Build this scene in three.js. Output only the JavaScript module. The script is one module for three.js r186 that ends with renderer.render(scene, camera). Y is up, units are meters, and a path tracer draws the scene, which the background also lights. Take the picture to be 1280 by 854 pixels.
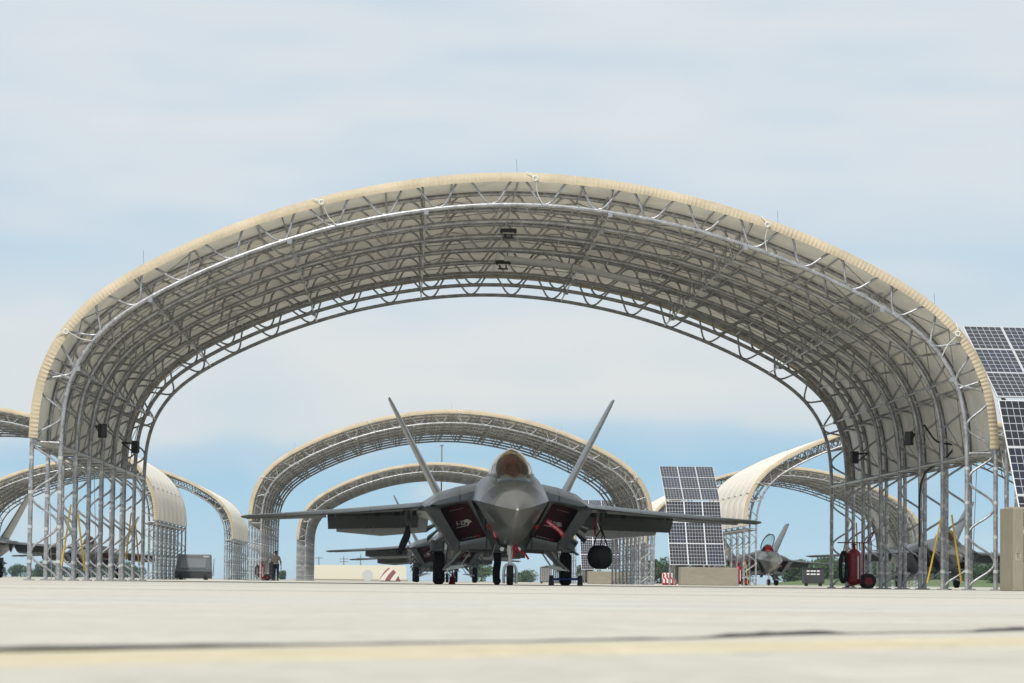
import * as THREE from 'three';
import { mergeGeometries } from 'three/addons/utils/BufferGeometryUtils.js';
import { RoundedBoxGeometry } from 'three/addons/geometries/RoundedBoxGeometry.js';
import { MarchingCubes } from 'three/addons/objects/MarchingCubes.js';

// ---------------------------------------------------------------- camera, sky, sun, exposure
const scene = new THREE.Scene();
const DEG = Math.PI / 180;
const camera = new THREE.PerspectiveCamera(11.69, 1280 / 854, 0.5, 9000);
camera.rotation.order = 'YXZ';
camera.position.set(0, 0.085, 0);
camera.rotation.set(4.118 * DEG, -1.797 * DEG, 0.61 * DEG);
camera.focus = 82; camera.userData.fStop = 12;
scene.add(camera);

let seed = 12345;
const rnd = () => { seed = (seed * 1664525 + 1013904223) >>> 0; return seed / 4294967296; };
const rr = (a, b) => a + (b - a) * rnd();
const smooth = (a, b, x) => { const t = Math.min(1, Math.max(0, (x - a) / (b - a))); return t * t * (3 - 2 * t); };
const hash = (x, y) => { let h = (x * 374761393 + y * 668265263) | 0; h = Math.imul(h ^ (h >>> 13), 1274126177); return ((h ^ (h >>> 16)) >>> 0) / 4294967296; };
function vnoise(x, y) {
  const xi = Math.floor(x), yi = Math.floor(y), fx = x - xi, fy = y - yi, u = fx * fx * (3 - 2 * fx), v = fy * fy * (3 - 2 * fy);
  const a = hash(xi, yi), b = hash(xi + 1, yi), c = hash(xi, yi + 1), d = hash(xi + 1, yi + 1);
  return a + (b - a) * u + (c - a) * v + (a - b - c + d) * u * v;
}
function fbm(x, y, o = 4) { let s = 0, a = 0.5, t = 0; for (let i = 0; i < o; i++) { s += a * vnoise(x + i * 17.3, y - i * 9.1); t += a; a *= 0.5; x *= 2.03; y *= 2.03; } return s / t; }
const s2l = c => c <= 0.04045 ? c / 12.92 : Math.pow((c + 0.055) / 1.055, 2.4);
const rgb = (r, g, b) => [s2l(r / 255), s2l(g / 255), s2l(b / 255)];

function makeSky() {
  const W = 2048, H = 1024, data = new Float32Array(W * H * 4);
  const bands = [ // elevation (degrees) -> share of cloud veil
    [-90, .25], [0, .26], [1.0, .12], [2.0, .06], [2.5, .30], [2.75, .80], [3.6, .95], [4.3, .93], [4.75, .76], [5.1, .60], [5.9, .64], [6.8, .72], [8.0, .84], [10, .86], [16, .80], [30, .84], [60, .86], [90, .88]];
  const veil = e => { for (let i = 1; i < bands.length; i++) if (e <= bands[i][0]) { const [a, va] = bands[i - 1], [b, vb] = bands[i]; return va + (vb - va) * smooth(a, b, e); } return .85; };
  const blueLow = rgb(176, 214, 233), blueMid = rgb(164, 204, 229), blueHigh = rgb(152, 190, 221), white = rgb(222, 228, 233), cream = rgb(224, 228, 228);
  for (let j = 0; j < H; j++) {
    const el = ((j + 0.5) / H - 0.5) * 180;
    for (let i = 0; i < W; i++) {
      const az = ((i + 0.5) / W) * 360;
      const wob = (fbm(az * 0.16, el * 0.25 + 5, 3) - 0.5) * 1.5 + (fbm(az * 0.55, el * 1.1 + 40, 4) - 0.5) * 0.55;
      let v = veil(el + wob * smooth(0, 1.4, el) );
      v += (fbm(az * 0.3 + 11, el * 0.9, 5) - 0.5) * 0.42 * smooth(1.2, 3, el) + (fbm(az * 0.3 + el * 0.5 + 31, el * 2.6 - az * 0.08, 5) - 0.5) * 0.5 * smooth(2.4, 4, el);
      v += smooth(0.62, 0.75, fbm(az * 0.9 + 60, el * 1.3 + 3, 4)) * 0.5 * smooth(0.1, .6, el) * (1 - smooth(1.4, 2.2, el));
      v = Math.min(1, Math.max(0, v));
      const k = (j * W + i) * 4, t = smooth(0, 2.5, el), t2 = smooth(3, 20, el), m = smooth(3, 6, el);
      for (let c = 0; c < 3; c++) {
        const b = (blueLow[c] * (1 - t) + blueMid[c] * t) * (1 - t2) + blueHigh[c] * t2;
        const w = cream[c] * (1 - m) + white[c] * m;
        data[k + c] = b * (1 - v) + w * v;
      }
      data[k + 3] = 1;
    }
  }
  const t = new THREE.DataTexture(data, W, H, THREE.RGBAFormat, THREE.FloatType);
  t.mapping = THREE.EquirectangularReflectionMapping; t.magFilter = t.minFilter = THREE.LinearFilter; t.wrapS = THREE.RepeatWrapping; t.needsUpdate = true;
  return t;
}
scene.background = makeSky();
scene.environment = scene.background;

const sun = new THREE.DirectionalLight(new THREE.Color(1, 0.96, 0.89), 3.9);
sun.position.set(2 - 40, 150, -85 + 92); sun.target.position.set(2, 0, -85);
sun.castShadow = true; sun.shadow.radius = 5; sun.shadow.mapSize.set(4096, 4096);
Object.assign(sun.shadow.camera, { left: -120, right: 120, top: 160, bottom: -160, near: 1, far: 500 });
scene.add(sun, sun.target);

const renderer = new THREE.WebGLRenderer({ antialias: true });
renderer.toneMapping = THREE.LinearToneMapping;
renderer.toneMappingExposure = 1.0;
renderer.shadowMap.enabled = true;

// ---------------------------------------------------------------- helpers
const V = (x, y, z) => new THREE.Vector3(x, y, z);
const counts = {};
function numbered(n) { counts[n] = (counts[n] ?? -1) + 1; return counts[n] ? `${n}_${String(counts[n]).padStart(3, '0')}` : n; }
function mesh(name, geo, mat, parent) { const m = new THREE.Mesh(geo, mat); m.name = name; m.castShadow = m.receiveShadow = true; parent.add(m); return m; }
function group(name, parent) { const g = new THREE.Group(); g.name = name; parent.add(g); return g; }
function thing(name, label, category, grp, pos = [0, 0, 0], turn = 0) {
  const g = group(numbered(name), scene); g.position.set(...pos); g.rotation.y = turn; tag(g, label, category, grp); return g;
}
function tag(o, label, category, grp) { o.userData = { label, category }; if (grp) o.userData.group = grp; return o; }
function structure(name, geo, mat) { const m = mesh(name, geo, mat, scene); m.userData = { kind: 'structure' }; return m; }
function copyOf(o, label, grp, pos, turn = 0) {
  const c = o.clone(); c.name = numbered(o.name.replace(/_\d{3}$/, '')); c.userData = { label, category: o.userData.category };
  if (grp) c.userData.group = grp; c.position.set(...pos); c.rotation.y = turn; scene.add(c); return c;
}
function norm(geos) { return geos.map(g => { const o = g.index ? g.toNonIndexed() : g; for (const k of Object.keys(o.attributes)) if (!['position', 'normal', 'uv'].includes(k)) o.deleteAttribute(k); if (!o.attributes.uv) o.setAttribute('uv', new THREE.BufferAttribute(new Float32Array(o.attributes.position.count * 2), 2)); return o; }); }
const merge = (...g) => mergeGeometries(norm(g.flat()), false);
function box(w, h, d, x = 0, y = 0, z = 0) { return new THREE.BoxGeometry(w, h, d).translate(x, y, z); }
function rbox(w, h, d, r, x = 0, y = 0, z = 0) { return new RoundedBoxGeometry(w, h, d, 2, r).translate(x, y, z); }
function cyl(r0, r1, h, n, x = 0, y = 0, z = 0, axis = 'y') { const g = new THREE.CylinderGeometry(r1, r0, h, n); if (axis === 'x') g.rotateZ(Math.PI / 2); if (axis === 'z') g.rotateX(Math.PI / 2); return g.translate(x, y, z); }
// tube swept along a polyline (parallel transport), capped
function sweep(pts, r, n = 6, cap = true) {
  const P = [], N = [], U = [], I = []; const m = pts.length; let nor = null, len = 0;
  for (let i = 0; i < m; i++) {
    const a = pts[Math.max(0, i - 1)], b = pts[Math.min(m - 1, i + 1)];
    const t = b.clone().sub(a).normalize();
    if (!nor) { nor = Math.abs(t.z) < 0.9 ? V(0, 0, 1) : V(1, 0, 0); }
    nor = nor.clone().addScaledVector(t, -nor.dot(t)).normalize();
    const bi = t.clone().cross(nor);
    if (i) len += pts[i].distanceTo(pts[i - 1]);
    const rad = typeof r === 'function' ? r(i / (m - 1)) : r;
    for (let k = 0; k <= n; k++) {
      const an = k / n * 2 * Math.PI, d = nor.clone().multiplyScalar(Math.cos(an)).addScaledVector(bi, Math.sin(an));
      P.push(pts[i].x + d.x * rad, pts[i].y + d.y * rad, pts[i].z + d.z * rad); N.push(d.x, d.y, d.z); U.push(k / n * 6.28 * rad, len);
    }
  }
  const w = n + 1;
  for (let i = 0; i < m - 1; i++) for (let k = 0; k < n; k++) { const a = i * w + k, b = a + 1, c = a + w, d = c + 1; I.push(a, b, c, b, d, c); }
  if (cap) for (const e of [0, m - 1]) {
    const c0 = P.length / 3, t = e ? pts[m - 1].clone().sub(pts[m - 2]) : pts[0].clone().sub(pts[1]); t.normalize();
    P.push(pts[e].x, pts[e].y, pts[e].z); N.push(t.x, t.y, t.z); U.push(0, 0);
    for (let k = 0; k <= n; k++) { const q = (e * w + k) * 3; P.push(P[q], P[q + 1], P[q + 2]); N.push(t.x, t.y, t.z); U.push(0, 0); }
    for (let k = 0; k < n; k++) e ? I.push(c0, c0 + 1 + k, c0 + 2 + k) : I.push(c0, c0 + 2 + k, c0 + 1 + k);
  }
  const g = new THREE.BufferGeometry();
  g.setAttribute('position', new THREE.Float32BufferAttribute(P, 3)); g.setAttribute('normal', new THREE.Float32BufferAttribute(N, 3)); g.setAttribute('uv', new THREE.Float32BufferAttribute(U, 2)); g.setIndex(I);
  return g;
}
const bar = (a, b, r, n = 6) => sweep([V(...a), V(...b)], r, n);
// grid surface from f(u,v)->Vector3
function grid(f, nu, nv, uv) {
  const P = [], U = [], I = [];
  for (let j = 0; j <= nv; j++) for (let i = 0; i <= nu; i++) { const p = f(i / nu, j / nv); P.push(p.x, p.y, p.z); const q = uv ? uv(p, i / nu, j / nv) : [i / nu, j / nv]; U.push(q[0], q[1]); }
  const w = nu + 1;
  for (let j = 0; j < nv; j++) for (let i = 0; i < nu; i++) { const a = j * w + i; I.push(a, a + 1, a + w, a + 1, a + w + 1, a + w); }
  const g = new THREE.BufferGeometry(); g.setAttribute('position', new THREE.Float32BufferAttribute(P, 3)); g.setAttribute('uv', new THREE.Float32BufferAttribute(U, 2)); g.setIndex(I); g.computeVertexNormals(); return g;
}
// closed loops lofted one to the next (flat shaded between loops unless soft)
function loft(loops, { cap0 = true, cap1 = true, soft = false, uv } = {}) {
  const P = []; const tri = (a, b, c) => P.push(...a, ...b, ...c);
  const n = loops[0].length;
  for (let j = 0; j < loops.length - 1; j++) for (let i = 0; i < n; i++) {
    const a = loops[j][i], b = loops[j][(i + 1) % n], c = loops[j + 1][i], d = loops[j + 1][(i + 1) % n];
    tri(a, c, b); tri(b, c, d);
  }
  const cap = (L, flip) => { const c = [0, 1, 2].map(k => L.reduce((s, p) => s + p[k], 0) / n); for (let i = 0; i < n; i++) flip ? tri(c, L[(i + 1) % n], L[i]) : tri(c, L[i], L[(i + 1) % n]); };
  if (cap0) cap(loops[0], false); if (cap1) cap(loops[loops.length - 1], true);
  const g = new THREE.BufferGeometry(); g.setAttribute('position', new THREE.Float32BufferAttribute(P, 3));
  g.computeVertexNormals();
  if (soft) creased(g, soft === true ? 40 : soft);
  const U = []; for (let i = 0; i < P.length; i += 3) U.push(...(uv ? uv(P[i], P[i + 1], P[i + 2]) : [P[i], P[i + 2]]));
  g.setAttribute('uv', new THREE.Float32BufferAttribute(U, 2));
  return g;
}
function creased(g, deg) {
  const p = g.attributes.position, n = g.attributes.normal, map = new Map(), c = Math.cos(deg * DEG);
  const key = i => `${Math.round(p.getX(i) * 2000)},${Math.round(p.getY(i) * 2000)},${Math.round(p.getZ(i) * 2000)}`;
  const face = []; const A = V(), B = V(), C = V();
  for (let i = 0; i < p.count; i += 3) { A.fromBufferAttribute(p, i); B.fromBufferAttribute(p, i + 1).sub(A); C.fromBufferAttribute(p, i + 2).sub(A); const f = B.clone().cross(C); face.push(f); }
  for (let i = 0; i < p.count; i++) { const k = key(i); (map.get(k) ?? map.set(k, []).get(k)).push(Math.floor(i / 3)); }
  for (let i = 0; i < p.count; i++) {
    const f = face[Math.floor(i / 3)], fl = f.length(); if (fl < 1e-12) continue; const s = V();
    for (const k of map.get(key(i))) { const h = face[k], hl = h.length(); if (hl > 1e-12 && h.dot(f) / fl / hl > c) s.add(h); }
    s.normalize(); n.setXYZ(i, s.x, s.y, s.z);
  }
}
function plate(pts, thick, dir) { // polygon (in space) thickened along dir
  const d = V(...dir).normalize().multiplyScalar(thick);
  return loft([pts, pts.map(p => [p[0] + d.x, p[1] + d.y, p[2] + d.z])]);
}
function canvasTexture(w, h, draw, rep) { const c = document.createElement('canvas'); c.width = w; c.height = h; draw(c.getContext('2d'), w, h); const t = new THREE.CanvasTexture(c); t.colorSpace = THREE.SRGBColorSpace; t.magFilter = THREE.LinearFilter; t.wrapS = t.wrapT = THREE.RepeatWrapping; if (rep) t.repeat.set(...rep); return t; }
function noiseTexture(n, f, srgb) { // f(u,v) -> [r,g,b] 0..1
  const d = new Uint8Array(n * n * 4);
  for (let j = 0; j < n; j++) for (let i = 0; i < n; i++) { const c = f(i / n, j / n), k = (j * n + i) * 4; d[k] = c[0] * 255; d[k + 1] = c[1] * 255; d[k + 2] = c[2] * 255; d[k + 3] = 255; }
  const t = new THREE.DataTexture(d, n, n); t.magFilter = THREE.LinearFilter; t.minFilter = THREE.LinearFilter; t.wrapS = t.wrapT = THREE.RepeatWrapping; if (srgb) t.colorSpace = THREE.SRGBColorSpace; t.needsUpdate = true; return t;
}
const tileNoise = (u, v, f, o) => { // blended so that it tiles
  const a = fbm(u * f, v * f, o), b = fbm((u - 1) * f, v * f, o), c = fbm(u * f, (v - 1) * f, o), d = fbm((u - 1) * f, (v - 1) * f, o);
  const su = smooth(0.7, 1, u), sv = smooth(0.7, 1, v); return (a * (1 - su) + b * su) * (1 - sv) + (c * (1 - su) + d * su) * sv;
};
const std = (r, g, b, roughness = 0.8, metalness = 0, extra = {}) => new THREE.MeshStandardMaterial({ color: new THREE.Color().setRGB(r, g, b), roughness, metalness, side: THREE.DoubleSide, ...extra });

// ---------------------------------------------------------------- materials
const steelTex = noiseTexture(256, (u, v) => { const n = tileNoise(u, v, 14, 4), s = tileNoise(u, v, 60, 2); const k = 0.72 + 0.42 * (n - 0.5) + 0.25 * (s - 0.5); return [k, k, k * 1.01]; }, true);
const M = {
  steel: std(0.72, 0.73, 0.74, 0.40, 0.55, { map: steelTex }),
  clamp: std(0.52, 0.53, 0.53, 0.5, 0.3),
  grating: std(0.42, 0.42, 0.41, 0.6, 0.4),
  black: std(0.012, 0.012, 0.013, 0.6),
  rubber: std(0.015, 0.015, 0.015, 0.85),
  yellow: std(0.62, 0.42, 0.06, 0.6),
  red: std(0.22, 0.005, 0.018, 0.35),
  streamer: std(0.45, 0.015, 0.035, 0.8),
  white: std(0.75, 0.75, 0.73, 0.6),
  silver: std(0.6, 0.61, 0.62, 0.3, 0.7),
  blue: std(0.03, 0.1, 0.4, 0.6),
  cartGrey: std(0.10, 0.11, 0.12, 0.5, 0.1),
  darkGrey: std(0.03, 0.032, 0.035, 0.6),
  lampGlass: std(0.5, 0.5, 0.5, 0.2),
  rope: std(0.6, 0.6, 0.57, 0.8),
};
const fabTex = noiseTexture(512, (u, v) => { const n = tileNoise(u, v, 5, 5), f = tileNoise(u, v, 70, 2); const k = 0.92 + 0.22 * (n - 0.5) + 0.06 * (f - 0.5); return [k, k * 0.995, k * 0.985].map(x => Math.min(1, x)); }, true);
M.fabric = new THREE.MeshPhysicalMaterial({ color: new THREE.Color().setRGB(0.86, 0.80, 0.675), roughness: 0.9, transmission: 0.46, thickness: 0, side: THREE.DoubleSide, map: fabTex });
M.lining = new THREE.MeshPhysicalMaterial({ color: new THREE.Color().setRGB(0.86, 0.86, 0.84), roughness: 0.9, transmission: 0.31, thickness: 0, side: THREE.DoubleSide, map: fabTex });
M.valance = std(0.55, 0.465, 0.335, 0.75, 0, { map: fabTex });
const concTex = noiseTexture(1024, (u, v) => {
  const a = tileNoise(u, v, 6, 5), b = tileNoise(u, v, 90, 3), c = tileNoise(u, v, 28, 3);
  const st = smooth(0.66, 0.76, c) * 0.12; const k = 0.87 + 0.09 * (a - 0.5) + 0.15 * (b - 0.5) - st * 0.5;
  return [k, k * 0.985, k * 0.95].map(x => Math.max(0, Math.min(1, x)));
}, true);
const concBump = noiseTexture(512, (u, v) => { const k = tileNoise(u, v, 60, 3); return [k, k, k]; });
M.concrete = std(0.64, 0.627, 0.58, 0.9, 0, { map: concTex, bumpMap: concBump, bumpScale: 0.002 });
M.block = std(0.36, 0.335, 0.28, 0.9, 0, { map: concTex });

// ---------------------------------------------------------------- ground
{
  const near = [], gz = []; // uneven slab grid with tone variation per slab
  const xs = [], zs = [];
  for (let x = -2500; x <= 2500; x += (Math.abs(x) < 60 ? 3 : Math.abs(x) < 300 ? 20 : 200)) xs.push(x);
  for (let z = 30; z >= -6000; z -= (z > -40 ? 1 : z > -150 ? 3 : z > -600 ? 15 : 300)) zs.push(z);
  const P = [], U = [], C = [], I = [];
  for (const z of zs) for (const x of xs) {
    P.push(x, 0, z); U.push(x / 3.1, z / 3.1);
    const n = 0.94 + 0.14 * (fbm(x * 0.11 + 50, z * 0.06 + 50, 4) - 0.5); C.push(n, n, n * 0.995);
  }
  const w = xs.length;
  for (let j = 0; j < zs.length - 1; j++) for (let i = 0; i < w - 1; i++) { const a = j * w + i; I.push(a, a + 1, a + w, a + 1, a + w + 1, a + w); }
  const g = new THREE.BufferGeometry(); g.setAttribute('position', new THREE.Float32BufferAttribute(P, 3)); g.setAttribute('uv', new THREE.Float32BufferAttribute(U, 2)); g.setAttribute('color', new THREE.Float32BufferAttribute(C, 3)); g.setIndex(I); g.computeVertexNormals();
  const m = M.concrete.clone(); m.vertexColors = true;
  structure('apron_ground', g, m);
  // a strip of paler, cooler concrete laid across the apron
  const strip = grid((u, v) => V(-60 + 130 * u, v < 0.01 || v > 0.99 ? -0.001 : 0.004, -10.5 - 6 * v + (u - .4) * 2), 60, 4, p => [p.x / 2.3, p.z / 2.3]);
  structure('pale_concrete_strip', strip, std(0.60, 0.60, 0.575, 0.9, 0, { map: concTex, bumpMap: concBump, bumpScale: 0.002 }));
}

// ---------------------------------------------------------------- arched shelter
const K = 57.1;
const half = [[607, 0], [607, 60], [607, 120], [607, 175], [605.5, 215], [600.5, 248], [588, 284], [569, 315], [541, 346], [500, 375], [437, 409], [380, 434.5], [329, 454], [245, 480], [190, 492.5], [130, 503], [65, 510.5], [0, 513]];
const profile = (() => {
  const L = half.map(([u, v]) => V(-u / K, v / K * (1 + 0.010 * smooth(150, 480, v)), 0)), R = half.slice(0, -1).reverse().map(([u, v]) => V(u / K, v / K * (1 + 0.010 * smooth(150, 480, v)), 0));
  let pts = new THREE.CatmullRomCurve3([...L, ...R], false, 'centripetal').getSpacedPoints(240);
  for (let k = 0; k < 30; k++) pts = pts.map((p, i) => (i < 2 || i > 238) ? p : pts[i - 1].clone().add(pts[i + 1]).multiplyScalar(0.25).addScaledVector(p, 0.5));
  const c = new THREE.CatmullRomCurve3(pts); const q = c.getSpacedPoints(360);
  return q;
})();
const PLEN = profile.reduce((s, p, i) => i ? s + p.distanceTo(profile[i - 1]) : 0, 0);
function arc(t, inset = 0) { // t 0..1 along the arch, inset metres towards the inside
  const f = Math.min(359.999, Math.max(0, t * 360)), i = Math.floor(f), k = f - i, p = profile[i].clone().lerp(profile[i + 1], k);
  const a = profile[Math.max(0, i - 2)], b = profile[Math.min(360, i + 3)]; const dx = b.x - a.x, dy = b.y - a.y, l = Math.hypot(dx, dy);
  return V(p.x + dy / l * inset, p.y - dx / l * inset, 0);
}
const tAt = y => { for (let i = 0; i <= 360; i++) if (profile[i].y >= y) return i / 360; };
const BAYS = 7, BAY = 3.33, SLEN = BAYS * BAY, INNER = 0.70, OUTER = 0.07;
function makeShelter(label, grp, pos) {
  const S = thing('arched_shelter', label, 'shelter', grp, pos);
  const pts = (ins, n = 150) => Array.from({ length: n + 1 }, (_, i) => arc(i / n, ins));
  const outerG = sweep(pts(OUTER), 0.05, 8), innerG = sweep(pts(INNER), 0.052, 8);
  const periods = Math.round(PLEN / 1.24), wn = periods * 14;
  const webPts = Array.from({ length: wn + 1 }, (_, i) => { const x = i / 14 * 2 * Math.PI + Math.PI * 0.5, s = Math.sin(x) + 0.03 * Math.sin(3 * x); return arc(i / wn, (OUTER + INNER) / 2 + s / 0.98 * (INNER - OUTER) / 2 * 0.93); });
  const webG = sweep(webPts, 0.029, 6);
  const bands = [], te = tAt(2.95);
  for (let k = 0; k < 4; k++) for (const ins of [OUTER, INNER]) for (const side of [0, 1]) { const t = te * (k + 0.55) / 4; const p = arc(side ? 1 - t : t, ins); bands.push(cyl(0.057, 0.057, 0.07, 8, p.x, p.y, 0)); }
  const bandG = merge(bands);
  const tieGs = [0, 1].flatMap(side => [2.98, 4.6].map(y => { const t = tAt(y), a = arc(side ? 1 - t : t, OUTER), b = arc(side ? 1 - t : t, INNER); return sweep([a, b], 0.03, 6); }));
  const shoeGs = ([0, 1].flatMap(side => [OUTER, INNER].map(ins => { const p = arc(side, ins); return box(0.22, 0.03, 0.22, p.x, 0.015, 0); })));
  for (let a = 0; a <= BAYS; a++) {
    const T = group('arch_truss', S); T.position.z = -a * BAY;
    mesh('outer_chord', outerG, M.steel, T); mesh('inner_chord', innerG, M.steel, T); mesh('web', webG, M.steel, T);
    const cb_ = mesh('clamp_band', bandG, M.clamp, T); cb_.userData = { kind: 'stuff' }; for (const q of tieGs) mesh('tie', q, M.steel, T); for (const q of shoeGs) mesh('base_plate', q, M.steel, T);
  }
  // fabric, one sheet per bay, hanging slightly slack between the arches
  const t0 = tAt(3.08), OV = 0.12;
  const sheet = grid((u, v) => { const t = t0 + (1 - 2 * t0) * u; const s = Math.sin(Math.PI * v); const p = arc(t, 0.0 + 0.10 * s * s); p.z = -v * BAY; return p; }, 110, 8, (p, u, v) => [u * PLEN / 4, v * BAY / 4]);
  const lining = grid((u, v) => { const t = t0 + (1 - 2 * t0) * u; const s = Math.sin(Math.PI * v); const p = arc(t, 0.015 + 0.10 * s * s); p.z = -v * BAY; return p; }, 110, 8, (p, u, v) => [u * PLEN / 4, v * BAY / 4]);
  for (let b = 0; b < BAYS; b++) { const rp = mesh('roof_panel', sheet, M.fabric, S); rp.position.z = -b * BAY; mesh('lining', lining, M.lining, rp); }
  // valances: the fabric turned down over the end arches
  const val = (z, d) => {
    const n = 1700;
    return grid((u, v) => {
      const t = t0 + (1 - 2 * t0) * u; const wr = 0.5 * Math.sin(u * PLEN / 0.115 * 6.283 + 5 * fbm(u * 40, 2, 2)) * fbm(u * 90, 7, 2) + 0.8 * (fbm(u * 60 + v * 1.2, v, 2) - 0.5), wr2 = fbm(u * 90 + 9, v * 2, 2) - 0.5;
      const steep = Math.abs(Math.cos(Math.atan2(arc(t).y - 3, arc(t).x)));
      const p = arc(t, -0.012 + v * (0.215 + 0.02 * wr2)); p.z = z + d * (OV * Math.min(1, v * 2.2) + (0.016 + 0.006 * steep) * wr * Math.min(1, v * 3)); return p;
    }, n, 3, (p, u, v) => [u * PLEN / 4, v * 0.3 / 4]);
  };
  mesh('valance', val(0.01, 1), M.valance, S); mesh('valance', val(-SLEN - 0.01, -1), M.valance, S);
  // purlins running from front to rear
  for (let k = 1; k < 18; k++) { const t = t0 + (1 - 2 * t0) * k / 18, p = arc(t, OUTER + 0.07); mesh('purlin', bar([p.x, p.y, 0.02], [p.x, p.y, -SLEN - 0.02], 0.022, 5), M.steel, S); }
  for (const f of [0.07, 0.17, 0.3, 0.42, 0.58, 0.7, 0.83, 0.93]) { // latticed purlins
    const t = t0 + (1 - 2 * t0) * f, dt = 0.16 / PLEN, parts = [];
    for (const [ins, e] of [[OUTER, 0], [INNER, 0]]) { const p = arc(t + e * dt, ins); parts.push(bar([p.x, p.y, 0], [p.x, p.y, -SLEN], 0.022, 5)); }
    for (let b = 0; b < BAYS; b++) {
      const zz = [0, 0.5, 1]; for (let q = 0; q < 2; q++) { const A = arc(t, q ? INNER : OUTER), B = arc(t, q ? OUTER : INNER); parts.push(bar([A.x, A.y, -(b + zz[q]) * BAY], [B.x, B.y, -(b + zz[q + 1]) * BAY], 0.016, 4)); }
      const A = arc(t, INNER + 0.05); parts.push(box(0.1, 0.1, 0.1, A.x, A.y, -b * BAY));
    }
    mesh('latticed_purlin', merge(parts), M.steel, S);
  }
  // crossed brace rods in the end bays and the middle bay
  for (let b = 0; b < BAYS; b++) for (let k = 0; k < 9; k++) {
    if (b % 2 === 0 && k > 1 && k < 7) continue;
    const ta = t0 + (1 - 2 * t0) * k / 9, tb = t0 + (1 - 2 * t0) * (k + 1) / 9, A = arc(ta, 0.2), B = arc(tb, 0.2);
    mesh('brace_rod', merge(bar([A.x, A.y, -b * BAY], [B.x, B.y, -(b + 1) * BAY], 0.012, 4), bar([B.x, B.y, -b * BAY], [A.x, A.y, -(b + 1) * BAY], 0.012, 4)), M.steel, S);
  }
  // eave beams under the lower fabric edge
  for (const side of [-1, 1]) {
    const po = arc(tAt(2.98), OUTER), pi = arc(tAt(2.98), INNER), parts = [];
    for (const [p, r] of [[po, 0.04], [pi, 0.035]]) parts.push(bar([side * Math.abs(p.x), 2.92, 0.02], [side * Math.abs(p.x), 2.92, -SLEN - 0.02], r, 6));
    for (let b = 0; b < BAYS * 3; b++) { const za = -b * BAY / 3, zb = za - BAY / 3; const xa = side * Math.abs(b % 2 ? po.x : pi.x), xb = side * Math.abs(b % 2 ? pi.x : po.x); parts.push(bar([xa, 2.92, za], [xb, 2.92, zb], 0.018, 4)); }
    mesh('eave_beam', merge(parts), M.steel, S);
    mesh('eave_tray', box(0.32, 0.02, SLEN, side * (Math.abs(po.x) - 0.22), 2.975, -SLEN / 2), M.grating, S);
    const tr = tAt(3.12), pr = arc(tr, 0.03); mesh('hem_pipe', bar([side * Math.abs(pr.x), 3.12, 0], [side * Math.abs(pr.x), 3.12, -SLEN], 0.03, 6), M.steel, S);
    // anchor cables hanging by the legs
    for (const z of [-0.6, -BAY * 3.4]) mesh('cable', bar([side * (Math.abs(po.x) - 0.3), 2.9, z], [side * (Math.abs(po.x) - 0.42), 0, z], 0.008, 4), M.steel, S);
  }
  // lightning rods, and lacing ropes with their rings on the front valance
  for (const t of [0.24, 0.5, 0.68, 0.80]) { const p = arc(t, 0), z = -0.4; mesh('lightning_rod', bar([p.x - 0.02, p.y - 0.1, z], [p.x - 0.04, p.y + 0.36, z], 0.005, 5), M.steel, S); }
  for (const t of [0.165, 0.36, 0.505, 0.665, 0.815]) {
    const a = arc(t, -0.02), b = arc(t + 0.006, 0.13), c = arc(t + 0.008, 0.45), d = arc(t + 0.012, 0.68);
    const crv = new THREE.CatmullRomCurve3([V(a.x, a.y, 0.1), V(b.x, b.y, 0.18), V(c.x, c.y, 0.1), V(d.x, d.y, 0.06)]);
    mesh('lacing_rope', merge(sweep(crv.getPoints(14), 0.011, 5), new THREE.TorusGeometry(0.05, 0.018, 6, 12).translate(b.x, b.y, 0.19)), M.rope, S);
  }
  return S;
}
const X0 = 2.40, SP = 25.95;
const shelter = makeShelter('large tan fabric arch shelter over the jet with the black bag under its wing', null, [X0, 0, -73]);
const sh = 'tan fabric arch shelters on steel trusses';
shelter.userData.group = sh;
copyOf(shelter, 'tan arch shelter rising straight behind the large one, around the tail fins of its jet', sh, [X0, 0, -175]);
copyOf(shelter, 'small tan arch shelter framed inside the second arch behind the big jet', sh, [X0, 0, -253.5]);
copyOf(shelter, 'tan arch shelter just beside the grey slope-sided equipment cart', sh, [X0 - SP, 0, -175]);
copyOf(shelter, 'smaller tan arch shelter farther off behind the grey equipment cart', sh, [X0 - SP, 0, -253.5]);
copyOf(shelter, 'tan arch shelter with bright curved roof next to the solar panels on the low block', sh, [X0 + SP, 0, -175]);
copyOf(shelter, 'smaller tan arch shelter above the jet with the raised canopy', sh, [X0 + SP + 0.5, 0, -253.5]);
copyOf(shelter, 'tan arch shelter just glimpsed behind the solar panels with the tall concrete cabinet', sh, [X0 + SP, 0, -73.5]);

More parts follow.
